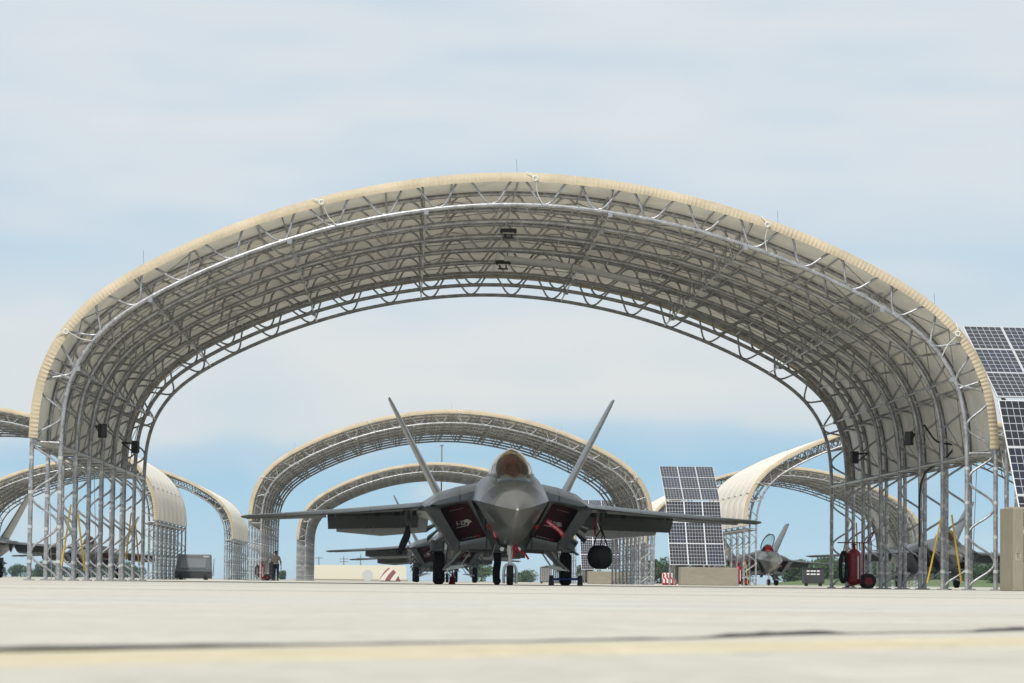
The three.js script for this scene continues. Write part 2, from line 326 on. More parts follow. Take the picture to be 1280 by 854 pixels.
// things fixed to the big shelter
function hang(name, label, grp, build, pos, turn = 0) { const g = thing(name, label, 'light', grp, pos, turn); build(g); return g; }
const flood = g => {
  mesh('housing', rbox(0.40, 0.11, 0.2, 0.03, 0, 0, 0), M.black, g); mesh('lens', box(0.28, 0.02, 0.14, 0, -0.056, 0.02), M.lampGlass, g);
  mesh('bracket', merge(bar([-0.08, -0.16, -0.05], [-0.08, 0, -0.05], 0.02, 5), bar([0.08, -0.16, -0.05], [0.08, 0, -0.05], 0.02, 5), box(0.26, 0.04, 0.06, 0, -0.16, -0.05)), M.darkGrey, g);
};
{
  const c = p => arc(p, INNER + 0.12);
  const a = c(0.497);
  hang('floodlight', 'black floodlight clamped at the crown of the large arch, above the other floodlight', 'crown floodlights', flood, [X0 - 0.02, a.y + 0.22, -73 - BAY * 2 + 0.15]);
  hang('floodlight', 'black floodlight at the rear of the large arch crown, below the other floodlight', 'crown floodlights', flood, [X0 + 0.05, a.y + 0.1, -73 - BAY * 4 + 0.15]);
  const strip = thing('strip_light', 'long two-section strip light with reflectors hung under the large arch', 'light', null, [X0 + 0.78, 0.42, -73 - BAY * 4 + 0.5]);
  for (const k of [0, 1]) {
    const p = arc(0.5 + (k ? 0.085 : 0.025), INNER + 0.35), q = arc(0.5 + (k ? 0.135 : 0.08), INNER + 0.35);
    const tilt = Math.atan2(q.y - p.y, q.x - p.x), cx = (p.x + q.x) / 2 - 0.6, cy = (p.y + q.y) / 2;
    const put = g => g.rotateZ(tilt).translate(cx - 0.9 + 0.05, cy, 0);
    mesh('reflector', put(merge(box(1.74, 0.02, 0.5, 0, 0.05, 0), box(1.74, 0.1, 0.02, 0, 0, 0.26), box(1.74, 0.1, 0.02, 0, 0, -0.26))), M.clamp, strip);
    for (const z of [-0.12, 0.12]) mesh('tube', put(cyl(0.02, 0.02, 1.6, 8, 0, -0.0, z, 'x')), M.lampGlass, strip);
    for (const x of [-0.8, 0.8]) mesh('hanger', put(bar([x, 0.45, 0], [x, 0.06, 0], 0.018, 5)), M.steel, strip);
  }
}
const speaker = (label, x, y, z, turn) => {
  const g = thing('loudspeaker', label, 'loudspeaker', 'loudspeakers on the shelter legs', [x, y, z], turn);
  mesh('cabinet', rbox(0.17, 0.33, 0.17, 0.02), M.black, g); mesh('grille', box(0.13, 0.27, 0.02, 0, 0, 0.088), M.darkGrey, g);
  mesh('bracket', merge(bar([0, 0.1, -0.1], [0, 0.12, -0.4], 0.025, 5), bar([0, -0.1, -0.1], [0, 0.12, -0.4], 0.018, 5)), M.black, g);
};
const lx = arc(tAt(3.4), INNER).x;
speaker('black loudspeaker on a leg of the large arch, above the yellow rod pair', X0 + lx + 0.3, 3.55, -73 - BAY * 1.9, 0.5);
speaker('slimmer black loudspeaker set deeper among the large arch legs, opposite the red extinguisher', X0 + lx + 0.3, 3.55, -73 - BAY * 4.8, 1.2);
speaker('black loudspeaker with loose cable on a leg above the red extinguisher side', X0 - lx - 0.3, 3.6, -73 - BAY * 1.9, -0.5);
speaker('slim black loudspeaker above the red wheeled extinguisher', X0 - lx - 0.3, 3.5, -73 - BAY * 4.8, -1.2);
{ const pts = new THREE.CatmullRomCurve3([V(0, 0.3, 0), V(0.3, -0.1, 0.1), V(0.7, -0.2, 0.1), V(0.5, -0.5, 0), V(0, -0.9, 0), V(-0.1, -2.6, 0)]).getPoints(30); const m = mesh('loose_cable', sweep(pts, 0.025, 5), M.black, scene); m.position.set(X0 - lx - 0.05, 3.6, -73 - BAY * 1.7); tag(m, 'thick black cable drooping down a leg of the large arch', 'cable'); }

// yellow tie-down rods leaning on the legs
const tie = (label, a, b, r = 0.023) => { const m = mesh(numbered('yellow_rod'), sweep([V(...a), V(...a).lerp(V(...b), .5).add(V(0, -0.015, 0)), V(...b)], r, 6), M.yellow, scene); tag(m, label, 'rod', 'yellow rods leaning on shelter legs'); };
const Zr = k => -73 - BAY * k, at = (px, d) => (px - 506) / 4170 * d, up = (px, y, d) => Math.max(0.02, (725.6 + 0.01065 * (px - 640) - y) * d / 4170 + 0.085);
const rod = (l, x0, y0, x1, y1, d) => tie(l, [at(x0, d), up(x0, y0, d), -d], [at(x1, d), up(x1, y1, d), -d - 0.3]);
rod('long yellow rod of the leg pair, its foot toward the cut-off jet', 90, 630, 78, 706, 75);
rod('long yellow rod of the leg pair, its foot toward the grey equipment cart', 99, 641, 107, 712, 75);
rod('thin yellow rod among the farther legs opposite the extinguisher, leaning away', 165, 640, 158, 698, 90);
rod('thin yellow rod standing close to the farther legs opposite the extinguisher', 170, 652, 175, 706, 90);
rod('thin yellow rod rising behind the red extinguisher hose', 1062, 650, 1052, 712, 94);
rod('thin yellow rod rising behind the red extinguisher tank', 1071, 652, 1075, 712, 94);
rod('long yellow rod leaning inward from the legs between extinguisher and concrete cabinet', 1178, 645, 1163, 727, 76);
rod('long yellow rod leaning outward toward the concrete cabinet', 1191, 642, 1206, 727, 76);
rod('short yellow rod on the farther shelter leg beside the open-canopy jet', 932, 700, 936, 732, 176);
rod('short yellow rod on the shelter leg beside the standing person', 327, 690, 326, 712, 178);

// ---------------------------------------------------------------- fighter jet
// local axes: x to the right as seen from ahead, y up, z forward; s is the distance behind the nose tip (z = -s)
const jetTex = canvasTexture(1024, 1024, (c, w, h) => {
  c.fillStyle = '#868a8b'; c.fillRect(0, 0, w, h);
  const X = x => (x + 7) / 14 * w, S = s => (s + 0.5) / 20 * h;
  const poly = (col, ...p) => { c.fillStyle = col; c.beginPath(); p.forEach(([x, s], i) => i ? c.lineTo(X(x), S(s)) : c.moveTo(X(x), S(s))); c.closePath(); c.fill(); };
  const both = (col, ...p) => { poly(col, ...p); poly(col, ...p.map(([x, s]) => [-x, s])); };
  c.fillStyle = '#7d8284'; c.fillRect(0, S(1.7), w, S(3.0) - S(1.7));
  both('#5e6366', [0.15, 1.55], [0.5, 1.9], [0.62, 2.9], [0.36, 3.3], [0.3, 2.4]);
  both('#a4a9ad', [0.42, 2.6], [0.9, 3.4], [0.95, 4.6], [0.6, 4.4], [0.5, 3.2]);
  both('#606465', [0.4, 7.2], [1.3, 6.6], [1.7, 8.6], [1.1, 9.8], [0.5, 9.2]);
  both('#a8acae', [1.3, 7.4], [2.0, 7.0], [2.1, 8.2], [1.6, 9.4]);
  both('#6a6e6f', [2.6, 10], [4.2, 10.4], [4.4, 12.2], [3, 13.2], [2.4, 12]);
  both('#9b9fa0', [5.0, 11.0], [6.3, 12.0], [6.2, 13.2], [4.9, 12.6]);
  both('#6d7172', [0.2, 11], [1.4, 11.5], [1.2, 14], [0.3, 13.4]);
  c.strokeStyle = 'rgba(28,30,32,.8)'; c.lineWidth = 1.6;
  for (const s of [1.55, 3.1, 6.9, 8.3, 9.7, 11.2, 12.8, 14.3]) { c.beginPath(); for (let k = 0; k <= 28; k++) { const x = -7 + k * 0.5; c.lineTo(X(x), S(s + (k % 2 ? 0.12 : 0))); } c.stroke(); }
  for (const x of [0.55, 1.2, 2.15, 3.4, 4.6, 5.6]) for (const q of [1, -1]) { c.beginPath(); c.moveTo(X(q * x), S(5.4)); c.lineTo(X(q * x), S(18)); c.stroke(); }
  let z = 7; const r = () => (z = (z * 16807) % 2147483647) / 2147483647;
  for (let k = 0; k < 1500; k++) { c.fillStyle = r() < .5 ? 'rgba(50,50,48,.07)' : 'rgba(190,190,186,.06)'; c.fillRect(r() * w, r() * h, 2 + r() * 7, 4 + r() * 40); }
});
M.jet = new THREE.MeshPhysicalMaterial({ color: new THREE.Color().setRGB(0.66, 0.68, 0.70), map: jetTex, roughness: 0.30, metalness: 0.35, side: THREE.DoubleSide });
M.nozzle = std(0.09, 0.085, 0.08, 0.4, 0.7);
M.radome = std(0.185, 0.19, 0.196, 0.28, 0.3);
M.glass = new THREE.MeshPhysicalMaterial({ color: new THREE.Color().setRGB(0.74, 0.55, 0.31), roughness: 0.03, metalness: 0, transmission: 1, thickness: 0, ior: 1.6, side: THREE.DoubleSide });
M.seat = std(0.14, 0.035, 0.02, 0.8);
M.cockpit = std(0.055, 0.032, 0.016, 0.8);
M.glare = std(0.30, 0.33, 0.36, 0.7);
M.gear = std(0.72, 0.72, 0.70, 0.35, 0.2);
const coverTex = right => canvasTexture(512, 512, (c, w, h) => {
  c.fillStyle = '#3f0d18'; c.fillRect(0, 0, w, h);
  let z = 5; const r = () => (z = (z * 16807) % 2147483647) / 2147483647;
  for (let k = 0; k < 500; k++) { c.fillStyle = r() < .5 ? 'rgba(20,0,5,.05)' : 'rgba(190,70,80,.04)'; c.fillRect(r() * w, r() * h, 20 + r() * 70, 3 + r() * 40); }
  c.save(); c.translate(38, 28); c.scale(0.86, 0.86);
  c.fillStyle = '#d8d6d2'; c.font = 'italic bold 96px sans-serif'; c.textBaseline = 'alphabetic'; c.fillText('F-22', 105, 300);
  // bird's head at the end of the lettering, with a beak and trailing feathers
  c.beginPath(); c.moveTo(300, 232); c.bezierCurveTo(340, 214, 400, 222, 420, 262); c.lineTo(432, 296); c.lineTo(404, 280); c.bezierCurveTo(390, 292, 360, 296, 345, 312); c.lineTo(310, 312); c.lineTo(338, 280); c.lineTo(300, 268); c.closePath(); c.fill();
  c.fillStyle = '#3f0d18'; c.beginPath(); c.arc(385, 256, 8, 0, 7); c.fill();
  c.fillStyle = '#d8d6d2'; c.beginPath(); c.moveTo(70, 322); c.lineTo(340, 316); c.lineTo(330, 328); c.lineTo(66, 332); c.closePath(); c.fill();
  c.restore();
  c.fillStyle = '#c9a9a6'; for (let k = 0; k < 22; k++) if (k % 5 !== 4) { c.fillRect(150 + k * 11, 60, 8, 9); }
  c.fillStyle = '#e6e2de'; for (let k = 0; k < 24; k++) if (k % 6 !== 5) c.fillRect(90 + k * 11, 470, 8, 12);
  c.fillStyle = '#c8202a'; c.fillRect(350, 462, 60, 30);
});
M.coverA = new THREE.MeshStandardMaterial({ map: coverTex(false), roughness: 0.8, side: THREE.DoubleSide });
M.streamerText = new THREE.MeshStandardMaterial({ roughness: 0.8, side: THREE.DoubleSide, map: canvasTexture(512, 64, (c, w, h) => { c.fillStyle = '#b52a40'; c.fillRect(0, 0, w, h); c.fillStyle = '#f0e8e6'; c.font = 'bold 34px sans-serif'; c.textBaseline = 'middle'; c.fillText('REMOVE BEFORE FLIGHT', 24, 34); }) });
const juv = (x, y, z) => [(x + 7) / 14, 1 - (-z + 0.5) / 20];

// forebody: half section [top, deck, upper side, chine, lower side, keel side, keel]
function halfLoop(s, rows) { // rows from top centre to bottom centre on the right side
  const R = rows.map(([x, y]) => [x, y, -s]), L = rows.slice(1, -1).reverse().map(([x, y]) => [-x, y, -s]);
  return [...R, ...L];
}
function densify(rows, n) { // smooth each side of the chine (index ch) separately
  const up_ = new THREE.CatmullRomCurve3(rows.slice(0, 4).map(p => V(p[0], p[1], 0)), false, 'centripetal').getPoints(n).map(p => [p.x, p.y]);
  const dn = new THREE.CatmullRomCurve3(rows.slice(3).map(p => V(p[0], p[1], 0)), false, 'centripetal').getPoints(n).map(p => [p.x, p.y]);
  return [...up_, ...dn.slice(1)];
}
const noseKeys = [ // s, chine half width, chine y, top y, deck half, deck y, keel y
  [0.0, 0.012, 1.70, 1.712, 0.006, 1.71, 1.69], [0.06, 0.055, 1.702, 1.76, 0.03, 1.75, 1.655], [0.25, 0.125, 1.72, 1.835, 0.065, 1.815, 1.585], [0.6, 0.235, 1.75, 1.945, 0.12, 1.91, 1.49], [1.1, 0.37, 1.79, 2.07, 0.19, 2.02, 1.375],
  [1.7, 0.51, 1.845, 2.22, 0.26, 2.16, 1.25], [2.4, 0.655, 1.90, 2.38, 0.34, 2.30, 1.12], [3.1, 0.775, 1.95, 2.52, 0.42, 2.44, 1.025], [3.8, 0.855, 1.99, 2.60, 0.47, 2.56, 0.97], [4.5, 0.90, 2.01, 2.64, 0.50, 2.62, 0.94], [5.4, 0.93, 2.03, 2.66, 0.56, 2.63, 0.92], [6.4, 0.96, 2.04, 2.70, 0.62, 2.62, 0.9], [7.6, 1.0, 2.04, 2.72, 0.66, 2.58, 0.9]];
function noseAt(s) {
  let i = 1; while (i < noseKeys.length - 1 && noseKeys[i][0] < s) i++;
  const a = noseKeys[i - 1], b = noseKeys[i], t = Math.min(1, (s - a[0]) / (b[0] - a[0])); const [, w, cy, ty, dw, dy, ky] = a.map((v, k) => v + (b[k] - v) * t);
  const h = cy - ky, nk = smooth(4.0, 5.2, s);
  return densify([[0, ty], [dw, dy], [(w + dw) / 2 + w * 0.045, (dy + cy) / 2 + 0.03 * w], [w, cy], [w * (0.80 - nk * 0.22), cy - h * 0.30], [w * (0.56 - nk * 0.2), cy - h * 0.62], [w * (0.30 - nk * 0.06), ky + h * 0.10], [0, ky]], 12);
}
function wingSection(x, y, le, te, thick, droop, n = 9, turn = 0) { // closed loop, from the leading edge over the top to the trailing edge and back
  const up_ = [], lo = []; const ch = te - le;
  for (let i = 0; i <= n; i++) {
    const c = 0.5 - 0.5 * Math.cos(Math.PI * i / n), t = thick * 2.6 * (0.32 * Math.sqrt(c) * (1 - c) + 0.32 * c * (1 - c) + 0.012 * (1 - c)) + 0.012;
    const d = c < 0.16 ? -droop * (0.16 - c) / 0.16 : 0;
    up_.push([x, y + d + t * 0.5, -(le + ch * c)]); lo.push([x, y + d - t * 0.5, -(le + ch * c)]);
  }
  return [...up_, ...lo.reverse().slice(0, -1).map(p => p)].concat([]);
}
function makeWheel(parent, name, r, w, x, y, z) {
  const g = group(name, parent); g.position.set(x, y, z);
  const prof = [[r * 0.5, -w * 0.42], [r * 0.85, -w * 0.5], [r * 0.97, -w * 0.36], [r, -w * 0.15], [r, w * 0.15], [r * 0.97, w * 0.36], [r * 0.85, w * 0.5], [r * 0.5, w * 0.42]].map(p => new THREE.Vector2(...p));
  mesh('tyre', new THREE.LatheGeometry(prof, 28).rotateZ(Math.PI / 2), M.rubber, g);
  mesh('rim', merge(cyl(r * 0.52, r * 0.52, w * 0.6, 20, 0, 0, 0, 'x'), cyl(r * 0.2, r * 0.2, w * 0.95, 12, 0, 0, 0, 'x')), M.gear, g);
  return g;
}
function makeJet(label, grp, pos) {
  const J = thing('fighter_jet', label, 'jet', grp, pos);
  // nose cone and forebody
  const steps = (a, b, n) => Array.from({ length: n + 1 }, (_, i) => a + (b - a) * i / n);
  const coneS = [0, 0.02, 0.06, 0.14, 0.25, 0.4, ...steps(0.6, 1.55, 6)], bodyS = [...steps(1.55, 4.5, 14), ...steps(4.9, 7.6, 6)];
  mesh('radome', loft(coneS.map(s => halfLoop(s, noseAt(s))), { soft: 32, uv: juv, cap1: false }), M.radome, J);
  const body = mesh('forebody', loft(bodyS.map(s => halfLoop(s, noseAt(s))), { soft: 32, uv: juv }), M.jet, J);
  mesh('probe_tip', cyl(0.035, 0.012, 0.16, 10, 0, 1.70, 0.02, 'z'), M.gear, J);
  mesh('sensor_dot', cyl(0.02, 0.02, 0.03, 8, 0, 2.47, -2.84), M.black, body);
  // centre body with the engines
  const cb = (s, top, mid, sh_, edge, low, bot, bw) => halfLoop(s, densifyBody([[0, top], [0.6, mid], [1.25, mid - 0.13], [1.72, sh_], [edge, low + 0.16], [edge + 0.03, low], [bw + 0.62, low - 0.12], [bw, bot + 0.03], [bw - 0.12, bot], [0, bot]]));
  function densifyBody(r) { return r; }
  mesh('centre_body', loft([
    halfLoop(5.9, [[0, 2.5], [0.6, 2.34], [1.25, 2.16], [1.72, 2.03], [1.88, 1.95], [1.89, 1.93], [1.7, 1.92], [1.3, 1.95], [1.0, 1.97], [0, 1.97]]), halfLoop(6.5, [[0, 2.70], [0.6, 2.47], [1.25, 2.31], [1.72, 2.14], [1.93, 1.97], [1.95, 1.92], [1.8, 1.91], [1.3, 1.93], [1.0, 1.95], [0, 1.95]]),
    halfLoop(7.05, [[0, 2.74], [0.6, 2.52], [1.25, 2.38], [1.72, 2.21], [1.98, 2.0], [2.0, 1.93], [1.9, 1.91], [1.3, 1.9], [1.0, 1.9], [0, 1.9]]), cb(7.1, 2.745, 2.525, 2.215, 1.99, 1.79, 0.86, 1.32), cb(7.4, 2.76, 2.54, 2.24, 2.02, 1.80, 0.85, 1.34), cb(8.6, 2.79, 2.57, 2.30, 2.12, 1.84, 0.84, 1.36), cb(10.2, 2.75, 2.55, 2.32, 2.2, 1.86, 0.84, 1.36),
    cb(12.2, 2.62, 2.48, 2.30, 2.2, 1.85, 0.9, 1.3), cb(14.2, 2.45, 2.38, 2.25, 2.2, 1.83, 1.05, 1.2), cb(16.0, 2.28, 2.26, 2.16, 2.1, 1.82, 1.3, 1.15)], { soft: 24, uv: juv }), M.jet, J);
  for (const q of [1, -1]) {
    mesh('nozzle', loft([[[0.25, 2.2], [1.15, 2.16], [1.15, 1.45], [0.25, 1.42]], [[0.3, 1.95], [1.1, 1.95], [1.1, 1.72], [0.3, 1.72]]].map((L, k) => L.map(([x, y]) => [q * x, y, -(16.0 + k * 1.3)]))), M.nozzle, J);
    mesh('tail_boom', loft([[[1.15, 2.2], [2.1, 2.1], [2.1, 1.84], [1.2, 1.6]], [[1.3, 2.02], [2.0, 2.0], [2.0, 1.88], [1.3, 1.86]]].map((L, k) => L.map(([x, y]) => [q * x, y, -(15.9 + k * 2.0)]))), M.jet, J);
    // air intake: raked box with lips, duct walls and a cover
    const O = [[2.06, 1.86, 6.0], [0.96, 2.05, 5.05], [0.40, 0.87, 5.75], [1.34, 0.85, 6.5]];
    const I = [[1.70, 1.845, 6.02], [1.03, 1.985, 5.2], [0.52, 1.17, 5.78], [1.21, 1.03, 6.35]];
    const rounded = (Q, rad) => { const out = []; for (let k = 0; k < 4; k++) { const p = V(...Q[k]), a = V(...Q[(k + 3) % 4]), b = V(...Q[(k + 1) % 4]); const pa = p.clone().lerp(a, rad / p.distanceTo(a)), pb = p.clone().lerp(b, rad / p.distanceTo(b)); for (let i = 0; i <= 4; i++) { const t = i / 4; const m1 = pa.clone().lerp(p, t), m2 = p.clone().lerp(pb, t); out.push(m1.lerp(m2, t)); } } return out; };
    const lo = rounded(O, 0.05), li = rounded(I, 0.11);
    const toP = (L, ds, push = 0) => L.map(p => [q * p.x, p.y, -(p.z + ds)]);
    const lip = lo.map((p, k) => p.clone().lerp(li[k], 0.5));
    const back = lo.map(p => { const f = 1; return [q * (p.x * (p.x > 1 ? 1.0 : 1)), p.y + (p.y > 1.6 ? 0.05 : 0), -7.6]; });
    const intake = mesh('intake', loft([back, toP(lo, 0.12), toP(lo, 0.012), toP(lip, -0.02), toP(li, 0.012), toP(li, 0.75)], { cap0: false, cap1: false, soft: 30, uv: juv }), M.jet, J);
    const cov = I.map(p => V(q * p[0], p[1] - 0.0, -(p[2] + 0.60)));
    const cg = grid((u, v) => { const a = cov[0].clone().lerp(cov[1], q > 0 ? 1 - u : u), b = cov[3].clone().lerp(cov[2], q > 0 ? 1 - u : u); const p = a.lerp(b, 1 - v); p.z += 0.03 * Math.sin(u * Math.PI) * Math.sin(v * Math.PI); return p; }, 10, 10, (p, u, v) => [u, v]);
    mesh('intake_cover', cg, M.coverA, intake);
    // wing with its hanging flap and aileron
    const secs = [];
    for (let k = 0; k <= 10; k++) { const t = k / 10, x = 2.05 + (6.62 - 2.05) * t; secs.push(wingSection(q * x, 1.985 - 0.26 * t - 0.02 * Math.sin(Math.PI * t), 7.55 + (x - 2.05) * 0.915, 13.75 - (x - 2.05) * 0.12 - (k > 5 ? 0.25 * (k - 5) / 5 : 0), 0.30 * (1 - t) + 0.10 * t, 0.07 + 0.02 * t)); }
    secs.push(wingSection(q * 6.8, 1.715, 12.15, 12.95, 0.045, 0.03));
    const wing = mesh('wing', loft(secs, { soft: 30, uv: juv }), M.jet, J);
    mesh('leading_edge_flap', loft(secs.slice(1, 11).map(L => { const n = 9; const p0 = L[0], p1 = L[1], p2 = L[2], b1 = L[L.length - 1], b2 = L[L.length - 2]; return [p2, p1, p0, b1, b2].map(([x, y, z], i) => [x, y + (i < 2 ? 0.006 : i > 2 ? -0.006 : -0.002), z + (i === 2 ? 0.01 : 0)]); }), { uv: juv, soft: 40 }), M.jet, wing);
    mesh('flaperon', loft([[2.18, 1.93, 13.68], [4.58, 1.86, 13.42]].map(([x, y, s]) => [[q * x, y + 0.06, -s], [q * x, y - 0.40, -(s + 1.0)], [q * x, y - 0.425, -(s + 0.99)], [q * x, y - 0.11, -(s - 0.02)]]), {}), M.jet, wing);
    mesh('aileron', loft([[4.62, 1.83, 13.42], [6.3, 1.74, 13.0]].map(([x, y, s]) => [[q * x, y + 0.03, -s], [q * x, y - 0.08, -(s + 0.7)], [q * x, y - 0.095, -(s + 0.69)], [q * x, y - 0.04, -s]]), {}), M.jet, wing);
    mesh('navigation_light', new THREE.SphereGeometry(0.03, 8, 6).translate(q * 6.66, 1.71, -12.15), q < 0 ? M.streamer : M.glare, wing);
    mesh('stabilator', loft([[1.9, 14.3, 18.2, 0.16], [3.2, 15.4, 18.6, 0.12], [4.42, 16.5, 17.7, 0.05]].map(([x, le, te, th]) => { const L = wingSection(q * x, 0, le, te, th, 0); const p = 15.9, a = -9 * DEG; return L.map(([X, Y, Z]) => { const dz = -Z - p; return [X, 1.80 - 0.04 * (x - 1.9) + Y + dz * Math.sin(a), -(p + dz * Math.cos(a))]; }); }), { soft: 30, uv: juv }), M.jet, J);
    // canted tail fin
    const ft = 27.5 * DEG, fin = [];
    for (const [h, le, te, th] of [[-0.1, 11.6, 15.9, 0.40], [0.12, 11.85, 15.95, 0.33], [0.5, 12.15, 16.0, 0.27], [2.0, 12.85, 15.7, 0.20], [2.78, 13.25, 15.45, 0.135], [2.97, 13.45, 15.3, 0.09]]) {
      fin.push(wingSection(0, 0, le, te, th, 0).map(([X, Y, Z]) => { const n = Y * 1.15; const bx = 1.62 + Math.sin(ft) * h, by = 2.30 + Math.cos(ft) * h; return [q * (bx - Math.cos(ft) * n), by + Math.sin(ft) * n, Z]; }));
    }
    mesh('tail_fin', loft(fin, { soft: 30, uv: (x, y, z) => [0.5 + (y - 2) / 14, 1 - (-z + 0.5) / 20] }), M.jet, J);
    // main gear
    const gear = group('main_gear', J);
    makeWheel(gear, 'wheel', 0.42, 0.30, q * 1.64, 0.42, -11.5);
    mesh('strut', merge(bar([q * 1.35, 1.1, -11.5], [q * 1.42, 0.42, -11.5], 0.07, 8), bar([q * 0.95, 1.0, -11.2], [q * 1.4, 0.55, -11.45], 0.035, 6), bar([q * 1.42, 0.42, -11.5], [q * 1.6, 0.42, -11.5], 0.06, 8)), M.gear, gear);
    mesh('gear_door', plate([[q * 1.42, 1.15, -10.9], [q * 1.95, 0.78, -10.9], [q * 1.95, 0.78, -12.1], [q * 1.42, 1.15, -12.1]], 0.03, [q * 0.5, 0.8, 0]), M.jet, gear);
    mesh('gear_box', rbox(0.36, 0.3, 0.3, 0.03, q * 1.68, 0.98, -11.2), M.jet, gear);
    // belly bay doors hanging open, with notched front edge
    const D = [[0.92, 0.88, 8.3], [1.12, 0.82, 8.0], [1.30, 0.60, 8.5], [1.56, 0.34, 8.1], [1.48, 0.46, 9.4], [1.36, 0.50, 10.4], [1.0, 0.86, 10.6]];
    mesh('bay_door', plate(D.map(([x, y, s]) => [q * x, y, -s]), 0.035, [q * 0.75, 0.65, 0]), M.gear, J);
    mesh('bay_door_link', merge(bar([q * 0.86, 0.86, -8.3], [q * 1.14, 0.45, -8.25], 0.022, 5), bar([q * 1.14, 0.45, -8.25], [q * 1.4, 0.46, -8.2], 0.022, 5), bar([q * 0.9, 0.45, -8.3], [q * 1.25, 0.5, -8.25], 0.018, 5)), M.gear, J);
    mesh('bay_door_brace', plate([[q * 0.98, 0.50, -8.05], [q * 1.3, 0.47, -8.1], [q * 1.56, 0.36, -8.15], [q * 1.3, 0.38, -8.1], [q * 1.08, 0.42, -8.05]], 0.03, [0, 0, -1]), M.gear, J);
    // small open side-bay flaps fanned below the wing root
    for (const [x0, y0, x1, y1, s] of [[1.68, 1.50, 2.0, 1.38, 7.4], [1.62, 1.40, 1.98, 1.14, 7.7], [1.50, 1.22, 1.78, 1.05, 8.0]])
      mesh('side_flap', plate([[q * x0, y0, -s], [q * x1, y1, -(s + 0.05)], [q * (x1 - 0.02), y1 - 0.08, -(s + 0.9)], [q * x0, y0, -(s + 1.0)]], 0.05, [0.2, 1, 0]), M.jet, J);
    // root fairing between intake and wing, tab below the wing
    mesh('wing_root_edge', loft([[[1.9, 1.93], [2.06, 1.885], [1.95, 1.80]], [[2.0, 2.0], [2.14, 1.97], [2.0, 1.84]]].map((L, k) => L.map(([x, y]) => [q * x, y, -(6.02 + k * 1.75)]))), M.jet, J);
    mesh('wing_tab', plate([[q * 2.34, 1.86, -9.4], [q * 2.58, 1.86, -9.4], [q * 2.52, 1.62, -9.5], [q * 2.42, 1.42, -9.6], [q * 2.36, 1.6, -9.5]], 0.5, [0, 0, -1]), M.jet, J);
  }
  mesh('belly_bar', bar([-0.96, 0.83, -7.2], [0.92, 0.83, -7.2], 0.04, 8), M.jet, J);
  // nose gear
  const ng = group('nose_gear', J);
  makeWheel(ng, 'wheel', 0.235, 0.16, -0.0, 0.235, -5.0);
  mesh('strut', merge(bar([0, 1.0, -5.0], [0, 0.72, -5.0], 0.075, 10), bar([0, 0.72, -5.0], [0, 0.5, -5.0], 0.05, 10), bar([0.06, 0.95, -5.3], [0.03, 0.6, -5.05], 0.02, 6), cyl(0.085, 0.085, 0.05, 12, -0.0, 0.84, -4.98, 'z')), M.gear, ng);
  const fork = new THREE.CatmullRomCurve3([V(-0.15, 0.04, -4.99), V(-0.15, 0.33, -4.99), V(-0.11, 0.46, -4.99), V(0, 0.505, -4.99), V(0.11, 0.46, -4.99), V(0.15, 0.33, -4.99), V(0.15, 0.04, -4.99)], false, 'centripetal').getPoints(30);
  mesh('fork', merge(sweep(fork, 0.034, 8), bar([-0.17, 0.235, -5], [0.17, 0.235, -5], 0.03, 8)), M.gear, ng);
  for (const q of [1, -1]) mesh('landing_lamp', cyl(0.05, 0.05, 0.06, 12, q * 0.2, 0.86, -4.9, 'z'), M.silver, ng);
  mesh('gear_door', plate([[-0.34, 0.98, -5.2], [-0.44, 0.62, -5.2], [-0.44, 0.62, -6.6], [-0.34, 0.98, -6.6]], 0.02, [-1, 0.2, 0]), M.jet, ng);
  // cockpit
  const well = mesh('cockpit_tub', grid((u, v) => { const s = 3.25 + 3.0 * u, w = 0.36 + 0.1 * Math.min(1, u * 3), x = (v - 0.5) * 2 * w; return V(x, noseAt(s)[0][1] + 0.012, -s); }, 12, 6), M.cockpit, J);
  mesh('instrument_hood', loft([0, 0.5, 1].map(t => halfLoop(3.45 + t * 0.7, [[0, 2.56 + 0.03 * t], [0.15, 2.60 + 0.04 * t], [0.3, 2.57 + 0.03 * t], [0.36, 2.5], [0, 2.45]])), { soft: 50 }), M.black, J);
  mesh('windscreen_fairing', loft([0, 0.4, 1].map(t => halfLoop(2.82 + t * 0.42, [[0, 2.475 + 0.055 * t], [0.05, 2.50 + 0.07 * t], [0.16, 2.515 + 0.095 * t], [0.28, 2.475 + 0.085 * t], [0.38, 2.40 + 0.08 * t], [0, 2.3]])), { soft: 50 }), M.jet, J);
  const seat = mesh('ejection_seat', merge(rbox(0.46, 0.62, 0.16, 0.05, 0, 2.78, -5.25), rbox(0.34, 0.28, 0.2, 0.05, 0, 3.0, -5.2), rbox(0.5, 0.2, 0.5, 0.05, 0, 2.6, -4.95)), M.seat, J);
  mesh('headrest', rbox(0.26, 0.2, 0.12, 0.04, 0, 3.0, -5.07), std(0.22, 0.045, 0.03, 0.8), seat);
  mesh('rear_bulkhead', loft([5.55, 5.65].map(s => halfLoop(s, [0, 15, 30, 45, 60, 75, 90].map(a => [0.46 * Math.pow(Math.sin(a * DEG), 1.4), 2.63 + 0.55 * Math.pow(Math.cos(a * DEG), 0.94)]).concat([[0, 2.6]])))), M.cockpit, J);  // brown panel added across the canopy section to block the sky behind the glass
  mesh('headup_display', merge(plate([[-0.12, 2.66, -3.95], [0.12, 2.66, -3.95], [0.11, 2.86, -4.08], [-0.11, 2.86, -4.08]], 0.01, [0, 0, -1])), M.glass, J);
  // canopy bubble on a pivot at its rear edge
  const cano = group('canopy', J); cano.position.set(0, 2.68, -7.0);
